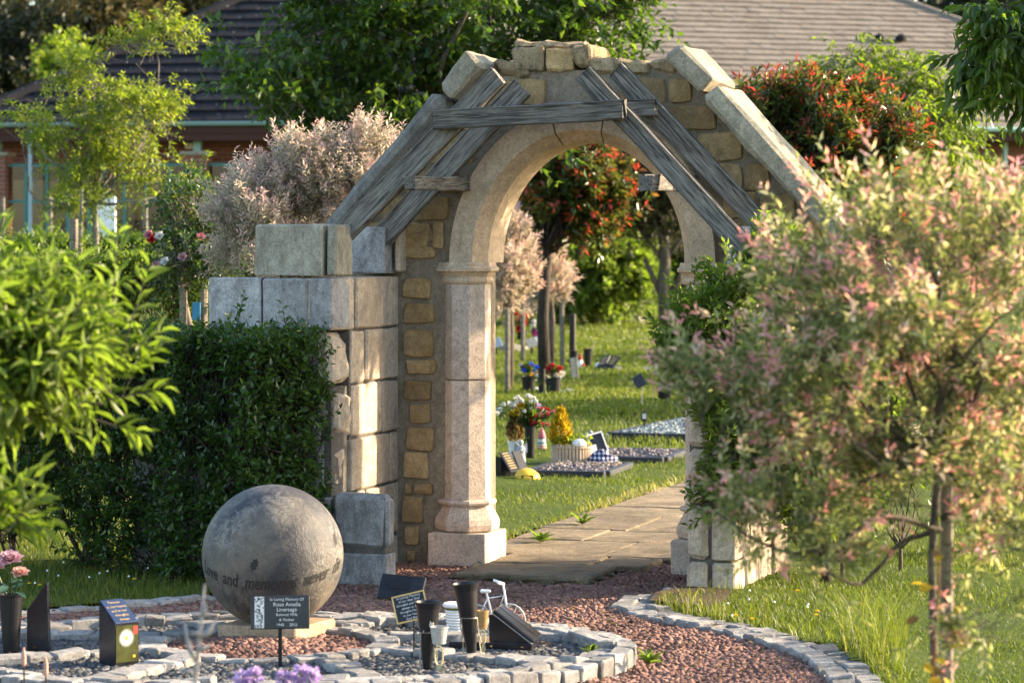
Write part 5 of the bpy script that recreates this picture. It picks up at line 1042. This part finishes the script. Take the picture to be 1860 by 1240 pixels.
g = rg(9); i = np.arange(22); a = i*2*math.pi/22; v, t, to = leaf_geo(np.zeros((22,3))+np.stack([np.cos(a)*.006, 0*a-.0030-.0004*(i%2), np.sin(a)*.006],1), np.stack([np.cos(a),0*a,np.sin(a)],1), np.tile([0,-1.,0],(22,1)), np.full(22,.036), np.full(22,.0055), np.ones(22), 1, 0, 0)
put('daisy_print', bigmesh('daisy_print', v, t, M['white']), fpn, (-.005,0,.025)); part('daisy_eye', ([(.008*math.cos(t), -.0040, .008*math.sin(t)) for t in np.linspace(0, 5.8, 12)], [tuple(range(12))]), M['yellow'], fpn, (-.005,0,.025))
part('red_print', box(.022,.001,.034), plain('red_print', (.45,.05,.04), .3), fpn, (.042,-.0018,.055)); part('yellow_print', box(.012,.001,.010), M['yellow'], fpn, (.035,-.0018,-.055))
p = at(20, 1190, .03); s = p.y/F; q = thing('cone_vase', 'black cone vase holding mauve artificial roses at the left edge', 'vase', p); L = (1190-1078)*s
part('body', lathe([(.030,0),(.034,.006),(.052,L*.95),(.056,L),(.050,L),(.04,L*.5)], 24), M['black_plastic'], q)
rb_ = thing('rose_bouquet', 'mauve and peach artificial roses standing in the black vase at the left edge', 'flowers', p+Vector((0,0,L-.05)))
for k, (x, y, r, c) in enumerate(((18,1010,.062,'mauve'),(36,1034,.045,'peach'),(-8,1022,.05,'mauve'))):
    w3 = pt(x, y, p.y-.02)-Vector(rb_.location); o = bloom(rb_, w3-Vector((0,0,.02)), r, PM[c], 400+k, 30, 'bloom', .95); o.rotation_euler = (R(28),R(4),0)
    part('stem', tube([(0,0,0),(w3.x*.6,-.01,w3.z*.5),tuple(w3-Vector((0,0,.02)))], .004, 6), LM['rose'], rb_)
g = rg(12); nL = 9; a = g.uniform(0,6.28,nL); v, t, to = leaf_geo(np.stack([.02*np.cos(a),.02*np.sin(a)-.03,g.uniform(.06,.12,nL)],1), np.stack([np.cos(a),np.sin(a)-.3,g.uniform(-.3,.4,nL)],1), np.tile([0,0,1.],(nL,1))+g.normal(size=(nL,3))*.3, np.full(nL,.075), np.full(nL,.045), g.uniform(0,.5,nL), 2)
put('leaves', bigmesh('leaves', v, t, leaf_mat('artificial_leaf', [(0,(.03,.07,.05)),(1,(.06,.13,.09))], .2, .4), to, True), rb_)
# ------------------------------------------------------------------ foreground blurred plants
q = thing('dead_stem', 'grey dried flower stem blurred in the near foreground', 'plant', pt(352,440,6.9).xy.to_3d()); D_ = 6.9
g = rg(13); z0 = .55; W = [tube([(0,0,0),tuple(pt(355,1240,D_)-Vector(q.location)),tuple(pt(362,1160,D_)-Vector(q.location)),tuple(pt(372,1060,D_)-Vector(q.location))], [.004,.005,.006,.002], 6)]
for x0, y0, x1, y1 in ((362,1160,395,1120),(355,1200,335,1130),(358,1180,380,1170),(352,1220,330,1215),(366,1120,378,1080),(362,1150,345,1150)): W.append(tube([tuple(pt(x0,y0,D_)-Vector(q.location)), tuple(pt((x0+x1)/2,y0-(y0-y1)*.3,D_-.02)-Vector(q.location)), tuple(pt(x1,y1,D_)-Vector(q.location))], [.004,.007,.002], 6))
part('stem', join(*W), plain('dry_stem', (.30,.27,.26), .8, .2, var=.3), q, smooth=True)
def flowerclump(name, label, cat, pts, D, r, mat, seed, stem=True, loc=None):
    q = thing(name, label, cat, (pt(pts[0][0],440,D).x, D, 0)); 
    for k, (x, y) in enumerate(pts):
        w3 = pt(x, y, D)-Vector(q.location); g = rg(seed+k); n = 34; d = vnorm(g.normal(size=(n,3))+np.array([0,-.3,.4])); v, t, to = leaf_geo(d*r*.4, d, g.normal(size=(n,3)), np.full(n, r*.75), np.full(n, r*.55), g.uniform(0,1,n), 1, .2, .1)
        put('bloom', bigmesh('bloom', v, t, mat, to), q, w3)
        part('stem', tube([(w3.x*.4,0,0),tuple(w3)], .004, 5), LM['rose'], q)
    return q
flowerclump('purple_flowers', 'soft purple flower heads blurred at the bottom edge', 'flowers', [(440,1232),(462,1228),(515,1234),(548,1222),(566,1226),(530,1240),(450,1244)], 9.0, .032, PM['purple'], 600)
for k, (x, y) in enumerate(((48,1195),(88,1212))):
    p = pt(x, y, 10.2); q = thing('flower_spike', 'pinkish seed spike '+('left' if k == 0 else 'right')+' of the pair at the bottom left', 'plant', (p.x, p.y, 0)); part('stem', tube([(0,0,0),(-.01,0,p.z)], .003, 5), LM['brown'], q); part('spike', lathe([(.002,-.03),(.010,-.02),(.009,.015),(.002,.04)], 7), plain('pink_spike', (.45,.25,.19), .8), q, (-.01,0,p.z))
q = thing('rose_cane', 'thin red rose cane with yellow leaves climbing the near tree stake', 'plant', (pt(1700,440,7.8).x, 7.8, 0)); g = rg(15)
Vc = [tuple(pt(x,y,7.8)-Vector(q.location)) for x, y in ((1690,1500),(1694,1240),(1698,1140),(1706,1060),(1704,985))]; part('cane', tube(Vc, [.005,.0045,.004,.003,.002], 6), plain('red_cane', (.20,.05,.03), .5), q)
lp = [(1668,1120),(1680,1062),(1700,1195),(1722,1165),(1690,1215),(1676,1205),(1730,1105),(1712,1008),(1692,1000),(1668,1070),(1716,1230),(1685,1235),(1715,1110)]
for k, (x, y) in enumerate(lp):
    d = np.array([[g.normal(),-.3,g.normal()*.5-.2]]); v, t, to = leaf_geo(np.zeros((1,3)), d, np.array([[0,-.8,.5]])+g.normal(size=(1,3))*.3, np.array([.042]), np.array([.026]), g.uniform(.2,.9,1), 2); put('leaf', bigmesh('leaf', v, t, LM['gold'] if k%4 else LM['brown'], to, True), q, pt(x,y,7.79)-Vector(q.location))
for k, (x, y, hh, lab) in enumerate(((1636,1035,.52,'twiggy bare sapling on the lawn behind the willow'),(1530,1045,.45,'thin leafless shoots beside the right wing wall'),(1800,1000,.6,'leafy shrub base behind the near willow on the right'))):
    p = at(x, y, .03); g = rg(30+k); plant('sapling', lab, 'shrub', tuple(p), [((p.x,p.y,p.z+hh*1.05),(.16,.16,hh*.4),1)], LM['tree'], 130+k, 14, 40 if k < 2 else 160, .14, 6, .045, .022, ([(p.x,p.y,0),(p.x,p.y,.15)],[.012,.01]), 'bark', 12, 1, 0, 1, .4, .3, limb_r=.007, twig_r=.002)
# lawn flowers and weeds
for k, (x, y) in enumerate(((204,1029),(244,1052),(1337,1118),(1366,1124),(1448,1073),(1485,1110),(1483,1117),(1568,1098),(1598,1101),(53,1060),(72,1063))):
    p = at(x, y, .075); o = bloom(None, (0,0,0), .014, PM['yellow'], 700+k, 10, 'buttercup', 1.0); o.location = p; o.rotation_euler = (R(25),0,0); tag(o, 'small yellow buttercup in the grass below the privet hedge' if x < 400 else 'small yellow buttercup in the lawn right of the red gravel path', 'flower', 'buttercups below the hedge' if x < 400 else 'buttercups in the lawn beside the path')
g = rg(33); CV, CT_ , n0_ = [], [], 0
for (x0, x1, y0, y1, n) in ((60,290,1018,1070,10),(1280,1480,1085,1125,5),(1340,1420,1060,1100,2)):
    for k in range(n):
        p = at(g.uniform(x0,x1), g.uniform(y0,y1), .07); v, f = lathe([(.001,-.005),(.006,-.002),(.005,.003),(.002,.006)], 6); CV += [(a+p.x, b_+p.y, c_+p.z) for a,b_,c_ in v]; CT_ += [tuple(i+n0_ for i in q_) for q_ in f]; n0_ = len(CV)
tag(put('clover_flowers', mesh('clover_flowers', CV, CT_, M['white'])), 'scattered white clover heads in the lawn', None, None, 'stuff')
for k, (x, y, s_, lab) in enumerate(((983,984,.13,'dandelion rosette growing at the grass edge of the flagged path'),(1058,952,.10,'broad weed further along the edge of the flagged path'),(1075,1190,.08,'small green weed between the setts of the oval bed'),(1180,1205,.10,'low green weed outside the oval bed edging'))):
    p = at(x, y, .04); g = rg(40+k); n = 12; a = g.uniform(0,6.28,n); q = thing('weed', lab, 'weed', p); v, t, to = leaf_geo(np.zeros((n,3)), np.stack([np.cos(a),np.sin(a),g.uniform(.3,1.6,n)],1), np.tile([0,0,1.],(n,1)), s_*g.uniform(.6,1.2,n), np.full(n,s_*.28), g.uniform(.4,1,n), 2); put('leaves', bigmesh('leaves', v, t, LM['fresh'], to, True), q)
# ------------------------------------------------------------------ graves and ornaments through the arch
def chips(par, x0, x1, y0, y1, n, size, mat, seed, z=.05, name='chippings'):
    g = rg(seed); V, Fc = [], []
    for k in range(n):
        v, f = xf(box(size*g.uniform(.6,1.4), size*g.uniform(.5,1), size*g.uniform(.15,.6)), (g.uniform(x0,x1), g.uniform(y0,y1), z+g.uniform(0,.01)), tuple(g.normal(0,.5,3))); n0 = len(V); V += v; Fc += [tuple(i+n0 for i in q_) for q_ in f]
    return part(name, (V, Fc), mat, par, kind='stuff')
M['slate_kerb'] = plain('slate_kerb', (.032,.032,.037), .6, .3, var=.3); M['slate'] = plain('slate_chip', (.12,.105,.11), .6, .3, var=.4, scale=20); M['pebble'] = plain('tan_pebble', (.36,.27,.18), .7, .3, var=.5, scale=25); M['blue_chip'] = plain('blue_grey_chip', (.20,.24,.25), .6, .3, var=.4, scale=20)
def plot(label, x, y, w_, d, mat, n, size, seed, rz=R(-14), bars=()):
    p = at(x, y, 0); q = thing('grave_plot', label, 'grave', p, rz)
    for a, b_, sx, sy in ((w_/2,0,w_,.07),(w_/2,d,w_,.07),(0,d/2,.07,d-.07),(w_,d/2,.07,d-.07)): part('kerb', cbox(sx,sy,.11,.008), M['slate_kerb'], q, (a,b_,.01))
    for b_ in bars: part('kerb', cbox(w_-.07,.05,.09,.008), M['slate_kerb'], q, (w_/2,b_,.015))
    part('bed', box(w_-.07,d-.07,.02,(w_/2,d/2,.02)), M['black_bed'], q); chips(q, .05, w_-.05, .05, d-.05, n, size, mat, seed); return q
gp1 = plot('slate chip grave plot with dark kerb behind the yellow lid', 958, 868, .62, .95, M['slate'], 520, .036, 1, bars=(.5,)); chips(gp1, .05,.57,.52,.9,500,.018,M['pebble'],5,.055,'pebbles')
plot('narrow dark kerbed plot running right behind the tartan cloth', 1072, 842, .62, 1.0, M['slate'], 420, .036, 2)
plot('low blue-grey gravel grave with dark kerb at the right of the arch view', 1108, 797, 1.1, 3.0, M['blue_chip'], 1500, .04, 3, R(-20), bars=(1.4,))
def cv(x, y, topy, r, label, mat='black_plastic', flare=1.2, name='flower_vase', D=None):
    p = at(x, y, .02) if D is None else Vector((pt(x,440,D).x, D, .02)); s = p.y/F; h = (y-topy)*s; q = thing(name, label, 'vase', p); rr = r*s
    part('body', lathe([(rr*.8,0),(rr*.85,h*.05),(rr*flare*.95,h*.96),(rr*flare*1.05,h),(rr*flare*.9,h),(rr*.7,h*.3)], 16), M[mat], q); return q, p, s, h
def bouquet(label, p, z, blooms, s, seed, foliage=None, r=.04):
    q = thing('bouquet', label, 'flowers', Vector((p.x, p.y, z)))
    for k, (x, y, c, rr) in enumerate(blooms):
        w3 = Vector((( x-CX)*s, p.y, H+(HZ-y)*s))-Vector(q.location); w3.y = rg(seed+k).uniform(-.06,.06); o = bloom(q, w3, rr*s, PM[c], seed+k, 12, 'bloom', 1.0); o.rotation_euler = (R(40),R(rg(seed+k).uniform(-30,30)),0)
        part('stem', tube([(0,0,-.02),tuple(w3)], .004, 4), LM['rose'], q)
    if foliage:
        g = rg(seed+99); n, ex, ey, lm, l = foliage; d = vnorm(g.normal(size=(n,3))*np.array([ex,ex*.7,ey])+np.array([0,0,ey*.9])); v, t, to = leaf_geo(d*g.uniform(.2,1,(n,1))*ex, d+g.normal(size=(n,3))*.4, g.normal(size=(n,3)), np.full(n,l), np.full(n,l*.35), g.uniform(0,1,n), 1); o = put('foliage', bigmesh('foliage', v, t, LM[lm], to), q); o['kind'] = 'stuff'
    return q
q, p, s, h = cv(963, 833, 772, 9, 'tall black vase holding a mixed bouquet beside the left pillar')
g = rg(50); bl = [(g.uniform(925,975), g.uniform(718,748), 'white', 6) for _ in range(26)]+[(908,745,'white',8),(903,752,'white',7),(915,735,'white',7),(945,738,'yellow',13),(938,750,'yellow',12),(955,752,'yellow',12),(948,745,'yellow',13),(930,752,'yellow',10)]+[(g.uniform(960,1000), g.uniform(740,772), 'red' if k%3 else 'pink', 5) for k in range(26)]+[(970,735,'mauve',8),(978,738,'purple',7),(965,740,'white',8),(985,745,'white',6),(1005,748,'pink',5),(1010,745,'pink',4)]
bouquet('mixed bouquet of yellow, white and red artificial flowers in the tall black vase', p, .02+h-.02, bl, s, 800, (90,.18,.9,'tree',.07))
q, p2, s2, h2 = cv(936, 830, 800, 13, 'white ribbed pot with brown conifer beside the tall black vase', 'white', 1.1, 'plant_pot')
def conifer(label, p, z0, z1, r, mat, seed, n=500, l=.05):
    q = thing('conifer', label, 'plant', Vector((p.x,p.y,z0))); g = rg(seed); h = z1-z0; t = g.random(n)**.8; a = g.uniform(0,6.28,n); rr = r*np.sqrt(np.sin(np.clip(t*1.0+.12,0,1)*math.pi)*.9+.1)*(1-t*.75)*g.uniform(.5,1,n)
    P = np.stack([rr*np.cos(a), rr*np.sin(a), t*h*.92], 1); D = np.stack([np.cos(a)*.5, np.sin(a)*.5, 1+0*a], 1)+g.normal(size=(n,3))*.25; v, f, to = leaf_geo(P, D, g.normal(size=(n,3)), l*g.uniform(.6,1.3,n), np.full(n,l*.3), g.random(n), 1)
    put('foliage', bigmesh('foliage', v, f, mat, to), q)['kind'] = 'stuff'; part('stem', tube([(0,0,-.03),(0,0,h*.8)], [.008,.003], 5), M['bark'], q); return q
conifer('browned dwarf conifer in the white ribbed pot', p2, .02+h2*.9, H+(HZ-738)*s2, .085, LM['brown'], 61)
p = at(946, 842, .05); s = p.y/F; q = thing('angel_statue', 'small pale grey angel figure with folded wings', 'statue', p); hh = (842-798)*s; M['statue'] = plain('statue_grey', (.34,.35,.37), .7, .3)
part('robe', lathe([(.045,0),(.042,.02),(.030,hh*.45),(.034,hh*.66),(.014,hh*.76)], 14), M['statue'], q, smooth=True); part('head', lathe([(.004,hh*.74),(.018,hh*.80),(.022,hh*.88),(.016,hh*.96),(.003,hh)], 12), M['statue'], q, smooth=True)
for k in (-1,1): part('wing', ([(0,.025,hh*.7),(k*.05,.035,hh*.85),(k*.055,.04,hh*.5),(k*.02,.03,hh*.25),(0,.035,hh*.68),(k*.05,.045,hh*.83),(k*.055,.05,hh*.5),(k*.02,.04,hh*.25)], [(0,1,2,3),(7,6,5,4),(0,4,5,1),(1,5,6,2),(2,6,7,3),(3,7,4,0)]), M['statue'], q)
part('arm', tube([(-.03,-.01,hh*.62),(-.02,-.04,hh*.5),(0,-.045,hh*.58)], .009, 6), M['statue'], q); part('arm', tube([(.03,-.01,hh*.62),(.02,-.04,hh*.5),(0,-.045,hh*.58)], .009, 6), M['statue'], q)
p = at(931, 866, .02); s = p.y/F; q = thing('book_plaque', 'black open book plaque with yellow lettering leaning beside the left pillar', 'plaque', p, R(35)); 
part('wedge', prism([(-.11,0),(.11,0),(.11,.03),(-.11,.16)], .0, .12), M['black_granite'], q)
for k in (-1,1):
    o = part('page', cbox(.09,.20,.016,.004), M['slate_kerb'], q, (k*.05,-.03,.12), (R(48),R(6*k),0))
    if k < 0:
        for j in range(7): part('lettering', box(.055,.010,.002), plain('yellow_print', (.6,.5,.12), .5) if j == -1 else M['gold'], o, (0,.08-j*.024,.0090))
p = at(958, 870, .02); q = thing('yellow_lid', 'domed yellow lid lying in the grass before the slate plot', 'lid', p); part('dome', lathe([(.095,0),(.10,.008),(.085,.04),(.05,.062),(.002,.07)], 24, cap=False), M['yellow'], q, (0,0,.01), (R(14),R(10),0), smooth=True); part('opening', box(.09,.004,.03), M['black_plastic'], q, (.0,-.085,.022))
q, p, s, h = cv(984, 812, 806, 9, 'striped knitted doll standing on the gravel beside the bouquet', 'white', 1.0, 'knitted_doll') if False else (None, at(984,815,.05), at(984,815,.05).y/F, 0)
q = thing('knitted_doll', 'striped knitted gnome doll with pink hat beside the bouquet', 'doll', p)
st_ = [((.40,.16,.14),0,.012),((.62,.55,.48),.012,.02),((.40,.16,.14),.02,.032),((.62,.55,.48),.032,.042),((.12,.22,.30),.042,.06),((.62,.58,.52),.06,.085),((.12,.22,.30),.085,.1)]
for k, (c, z0, z1) in enumerate(st_): part('knit_band', lathe([(.040-.10*z0,z0),(.046-.12*(z0+z1)/2,(z0+z1)/2),(.040-.10*z1,z1)], 14), plain('knit_%d' % k, c, .9), q)
part('hat', lathe([(.038,.095),(.034,.12),(.018,.16),(.003,.185)], 14), PM['pink'], q)
# bamboo basket with golden conifer, stone, frame, jar, cloth
p = at(1038, 838, .05); s = p.y/F; q = thing('bamboo_basket', 'round planter of upright pale bamboo canes on the gravel plot', 'planter', p); M['bamboo'] = plain('bamboo', (.50,.38,.26), .5, .3, var=.25)
hh = (838-806)*s; rx_, ry_ = 34*s, 24*s; st0 = part('cane', tube([(0,0,0),(0,0,hh)], .012, 6), M['bamboo'], q, (-rx_,0,0)); me_ = st0.data
for k in range(1, 34): t = math.pi+2*math.pi*k/34; put('cane', me_, q, (rx_*math.cos(t), ry_*math.sin(t), 0), (0,0,k), (1,1,1+.03*math.sin(k*5)))
part('band', tube([((rx_+.014)*math.cos(t), (ry_+.014)*math.sin(t), hh*.82) for t in np.linspace(0, 6.283, 30)], .006, 5), M['bamboo'], q); part('soil', lathe([(.02,hh*.8),(rx_*.8,hh*.85)], 16, cap=True), M['soil'], q)
conifer('golden yellow dwarf conifer in the bamboo planter', Vector((p.x-.09,p.y,0)), .05+hh*.9, H+(HZ-742)*s, .11, LM['gold'], 62, 650, .055)
g = rg(63); n = 120; P = np.stack([g.uniform(-rx_,rx_,n), g.uniform(-.08,.05,n), hh+g.uniform(-.01,.06,n)],1); o = tag(put('bedding_plant', bigmesh('bedding_plant', *leaf_geo(P, g.normal(size=(n,3))+np.array([0,-.5,.6]), g.normal(size=(n,3)), np.full(n,.05), np.full(n,.025), g.uniform(.3,1,n), 1)[:2], LM['lime'], g.uniform(.2,1,n*4)), None, p), 'light green bedding plant spilling over the bamboo planter', 'plant')
tag(put('stone', mesh('stone', *xf(lathe([(.01,0),(.055,.015),(.06,.04),(.03,.065),(.005,.07)], 9), scale=(1,.8,1)), M['white']), None, p+Vector((.06,-.09,hh*.85))), 'white stone resting on the front of the bamboo planter', 'stone')
p = at(1085, 830, .05); s = p.y/F; q = thing('picture_frame', 'tilted pale framed plaque propped behind the tartan cloth', 'frame', p, R(20)); o = part('panel', cbox(.13,.014,.17,.003), M['black_granite'], q, (0,0,.115), (R(-20),R(-14),0))
for a, b_, w_, h_ in ((0,.085,.14,.012),(0,-.085,.14,.012),(.066,0,.012,.158),(-.066,0,.012,.158)): part('frame', box(w_,.018,h_), M['white'], o, (a,0,b_))
part('prop', box(.10,.02,.10), M['white'], q, (-.06,-.02,.05), (R(-8),R(-12),0))
m, nt, b = nmat('tartan'); tc = coords(nt, False, (1,1,1)); wv = []
for d_ in ('X','Z'):
    wn = N(nt, 'ShaderNodeTexWave'); wn.bands_direction = d_; wn.inputs['Scale'].default_value = 9; nt.links.new(tc, wn.inputs[0]); wv.append(wn.outputs['Fac'])
c = ramp(nt, math_(nt, 'MULTIPLY_ADD', math_(nt, 'ADD', wv[0], wv[1]), .5), [(.3,(.025,.03,.075)), (.55,(.10,.11,.2)), (.75,(.55,.55,.58))]); nt.nodes[-2].inputs[2].default_value = 0.0
nt.links.new(c, b.inputs['Base Color']); setb(b, .9, .1); M['tartan'] = m
p = at(1092, 842, .04); s = p.y/F; g = rg(64); V, Fc = [], []; nr, nc = 9, 24
for i in range(nr):
    f = i/(nr-1)
    for j in range(nc):
        t = 2*math.pi*j/nc; r = .115*(1-f)**.75*(1+.22*math.sin(3*t+i)+.12*math.sin(7*t+2*i)); V.append((r*math.cos(t)*1.05, r*math.sin(t)*.8, .11*f**.8+.014*math.sin(5*t+i*1.3)*(1-f)+.012))
for i in range(nr-1):
    for j in range(nc): j2 = (j+1)%nc; Fc.append((i*nc+j, i*nc+j2, (i+1)*nc+j2, (i+1)*nc+j))
tag(put('tartan_cloth', mesh('tartan_cloth', V, Fc, M['tartan'], True), None, p), 'crumpled blue and white tartan cloth on the edge of the plot', 'cloth')
p = at(1099, 826, .05); s = p.y/F; q = thing('glass_jar', 'clear glass jar of pale pebbles behind the tartan cloth', 'jar', p); m, nt, b = nmat('clear_glass'); b.inputs['Transmission Weight'].default_value = 1; setb(b, .05, .5); b.inputs['Base Color'].default_value = (.9,.95,.95,1); M['clear_glass'] = m
part('jar', lathe([(.028,0),(.032,.005),(.032,.17),(.034,.175)], 16, cap=False), M['clear_glass'], q); part('pebbles', lathe([(.025,.004),(.027,.08),(.01,.085)], 12), M['pebble'], q)
p = at(1066, 826, .05); q = thing('bird_ornament', 'small grey bird ornament standing behind the bamboo planter', 'ornament', p+Vector((0,.25,0))); part('body', xf(lathe([(.004,-.05),(.03,-.02),(.035,.02),(.012,.05)], 10), rot=(0,R(60),0)), M['statue'], q, (0,0,.13)); part('head', lathe([(.003,-.02),(.02,0),(.003,.02)], 8), M['statue'], q, (.04,0,.175)); part('post', tube([(0,0,0),(0,0,.11)], .006, 5), M['steel'], q)
p = at(1166, 737, .02); s = p.y/F; q = thing('stake_plaque', 'small tilted plaque on a thin rod in the lawn', 'plaque', p); part('rod', tube([(0,0,0),(0,0,(737-702)*s),(-.01,.0,(737-698)*s)], .008, 5), M['steel'], q); part('plate', cbox(.12,.012,.15,.003), M['slate_kerb'], q, (-.03,0,(737-692)*s), (R(-30),R(-30),0))
p = at(1170, 737, .02); tag(put('flat_stone', mesh('flat_stone', *cbox(.40,.25,.02,.005), M['white']), None, p), 'flat white stone set flush in the lawn', 'stone')
p = at(1170, 783, .03); s = p.y/F; q = thing('name_marker', 'little black name marker standing in the blue-grey gravel', 'marker', p); part('peg', box(.012,.012,.12,(0,0,.06)), M['black_plastic'], q); part('plate', cbox(.05,.01,.09,.003), M['black_plastic'], q, (0,0,.14)); part('print', box(.035,.001,.05), M['silver'], q, (0,-.0056,.145))
q, p, s, h = cv(1207, 729, 709, 12, 'black pot of small purple flowers half hidden by the privet bush', name='plant_pot'); bouquet('small purple flowers in the black pot near the privet bush', p, h, [(1200,706,'purple',5),(1210,704,'magenta',5),(1216,707,'purple',5),(1205,703,'white',4)], s, 850, (30,.08,.6,'tree',.06))
# flower pots under the standards
q, p, s, h = cv(960, 713, 683, 12, 'black pot of blue tulips under the left willow standard', flare=1.1, name='plant_pot')
bouquet('bright blue artificial tulips in a black pot', p, h, [(948,668,'blue',8),(957,671,'blue',8),(963,664,'blue',9),(973,668,'blue',8),(952,674,'blue',7),(968,675,'blue',7),(976,683,'white',6),(972,690,'white',5)], s, 860, (50,.12,.7,'rose',.10))
q, p, s, h = cv(1005, 716, 686, 14, 'wide black pot of red flowers and white daisies by the brown trunk', flare=1.05, name='plant_pot')
bouquet('red artificial flowers above white daisies in the wide black pot', p, h, [(997,670,'red',8),(1003,665,'red',8),(1010,668,'red',8),(1017,670,'red',8),(1000,676,'red',7),(1014,675,'red',7),(1009,682,'white',9),(1021,680,'white',9),(1016,686,'white',8),(1012,681,'yellow',3),(1021,679,'yellow',3)], s, 880, (50,.14,.6,'rose',.10))
cv(984, 715, 668, 7, 'narrow empty black vase between the blue and red flower pots', flare=1.05)
tag(put('stone', mesh('stone', *xf(lathe([(.02,0),(.11,.02),(.12,.05),(.05,.08),(.005,.085)], 10), scale=(1,.7,1)), M['statue']), None, at(968,713,.0)+Vector((0,-.25,.0))), 'low grey stone lying before the blue tulip pot', 'stone')
tag(put('stone', mesh('stone', *xf(lathe([(.02,0),(.10,.02),(.09,.05),(.02,.07)], 7), scale=(1,.7,1)), M['statue']), None, at(1033,716,.0)), 'pale broken stone right of the red flower pot', 'stone')
cv(1068, 668, 633, 6.5, 'upright empty black vase on the lawn beside the white ball', flare=1.3); cv(1042, 672, 637, 6.5, 'empty black vase behind the leaning narrow plaque', flare=1.3)
p = at(1043, 689, .02); s = p.y/F; q = thing('narrow_plaque', 'narrow black plaque with tan lettered face leaning in the lawn', 'plaque', p, R(-20)); o = part('slab', cbox(.10,.04,.30,.005), M['black_granite'], q, (0,0,.15), (R(-6),R(-8),0)); part('face', box(.075,.002,.27), M['bamboo'], o, (.0,-.0212,0))
p = at(1054, 670, .02); q = thing('gnome_figure', 'tiny red and white gnome figure beside the narrow plaque', 'figurine', p); part('body', lathe([(.04,0),(.045,.05),(.03,.13),(.01,.15)], 10), M['white'], q); part('hat', lathe([(.032,.13),(.02,.18),(.003,.25)], 10), PM['red'], q); part('bag', lathe([(.005,.02),(.03,.05),(.005,.09)], 8), PM['red'], q, (.04,-.02,0))
p = at(1087, 672, .02); q = tag(put('white_ball', mesh('white_ball', *lathe([(.055*math.cos(t), .055+.055*math.sin(t)) for t in np.linspace(-1.5,1.5,10)], 14), M['white'], True), None, p), 'small white ball ornament on the lawn before the book plaque', 'ornament')
p = at(1105, 673, .02); q = thing('book_plaque', 'tilted black book plaque with gilt lines on the lawn beside the white ball', 'plaque', p, R(-35)); part('base', cbox(.34,.2,.06,.01,c=(0,0,.03)), M['slate_kerb'], q)
for k in (-1,1):
    o = part('page', cbox(.14,.22,.02,.004), M['black_granite'], q, (k*.078,0,.13), (R(40),R(8*k),0))
    for j in range(5): part('lettering', box(.09,.012,.002), M['gold'], o, (0,.07-j*.032,.0112))
# far group behind the standards
for x, y, lab, c, n, s0 in ((948,600,'red artificial flowers in the dark urn behind the stakes','red',14,900),(970,612,'pink and white flowers near the far tan plaque','magenta',10,920)):
    q, p, s, h = cv(x, y+18, y+2, 8, 'dark urn standing far back '+('behind the yellowish stake' if c == 'red' else 'beside the far tan plaque'), name='plant_pot'); g = rg(s0); bouquet(lab, p, h, [(x+g.uniform(-10,12), y-8+g.uniform(-22,10), c if k%3 else ('red' if c == 'red' else 'white'), 7) for k in range(n)], s, s0, (30,.2,.8,'rose',.12))
for x, y, lab, mt in ((966,645,'tan tilted plaque on a short stand on the far lawn','bamboo'),(982,640,'white tilted plaque behind the tan one on the far lawn','white'),(902,645,'pale blue-grey plaque just right of the left pillar on the far lawn','statue')):
    p = at(x, y, .02); q = thing('lawn_plaque', lab, 'plaque', p, R(10)); part('plate', cbox(.17,.02,.17,.004), M[mt], q, (0,0,.2), (R(-35),R(-16),0)); part('stand', box(.03,.03,.18,(0,.02,.09)), M['slate_kerb'], q)
for k, (x, y, w_, lab) in enumerate(((1010,583,.9,'low rounded rock below the far shrubs'),(1060,588,.7,'grey rock at the foot of the far laurel'),(1150,588,.8,'brownish rock under the right side of the far laurel'),(935,640,.5,'long low stone kerb far behind the stakes'))):
    p = at(x, y, 0); tag(put('rock', mesh('rock', *xf(cbox(w_,.35,.32,.08,.03,rg(k)), rot=(0,0,k)), M['coping']), None, p), lab, 'rock')
q = thing('dark_bin', 'black tank or bin standing right of the bare-stemmed tree', 'bin', at(1232,572,0)); part('body', cbox(.5,.5,.62,.03,c=(0,0,.31)), M['black_plastic'], q); part('lid', cbox(.54,.54,.05,.015,c=(0,0,.65)), M['slate_kerb'], q)
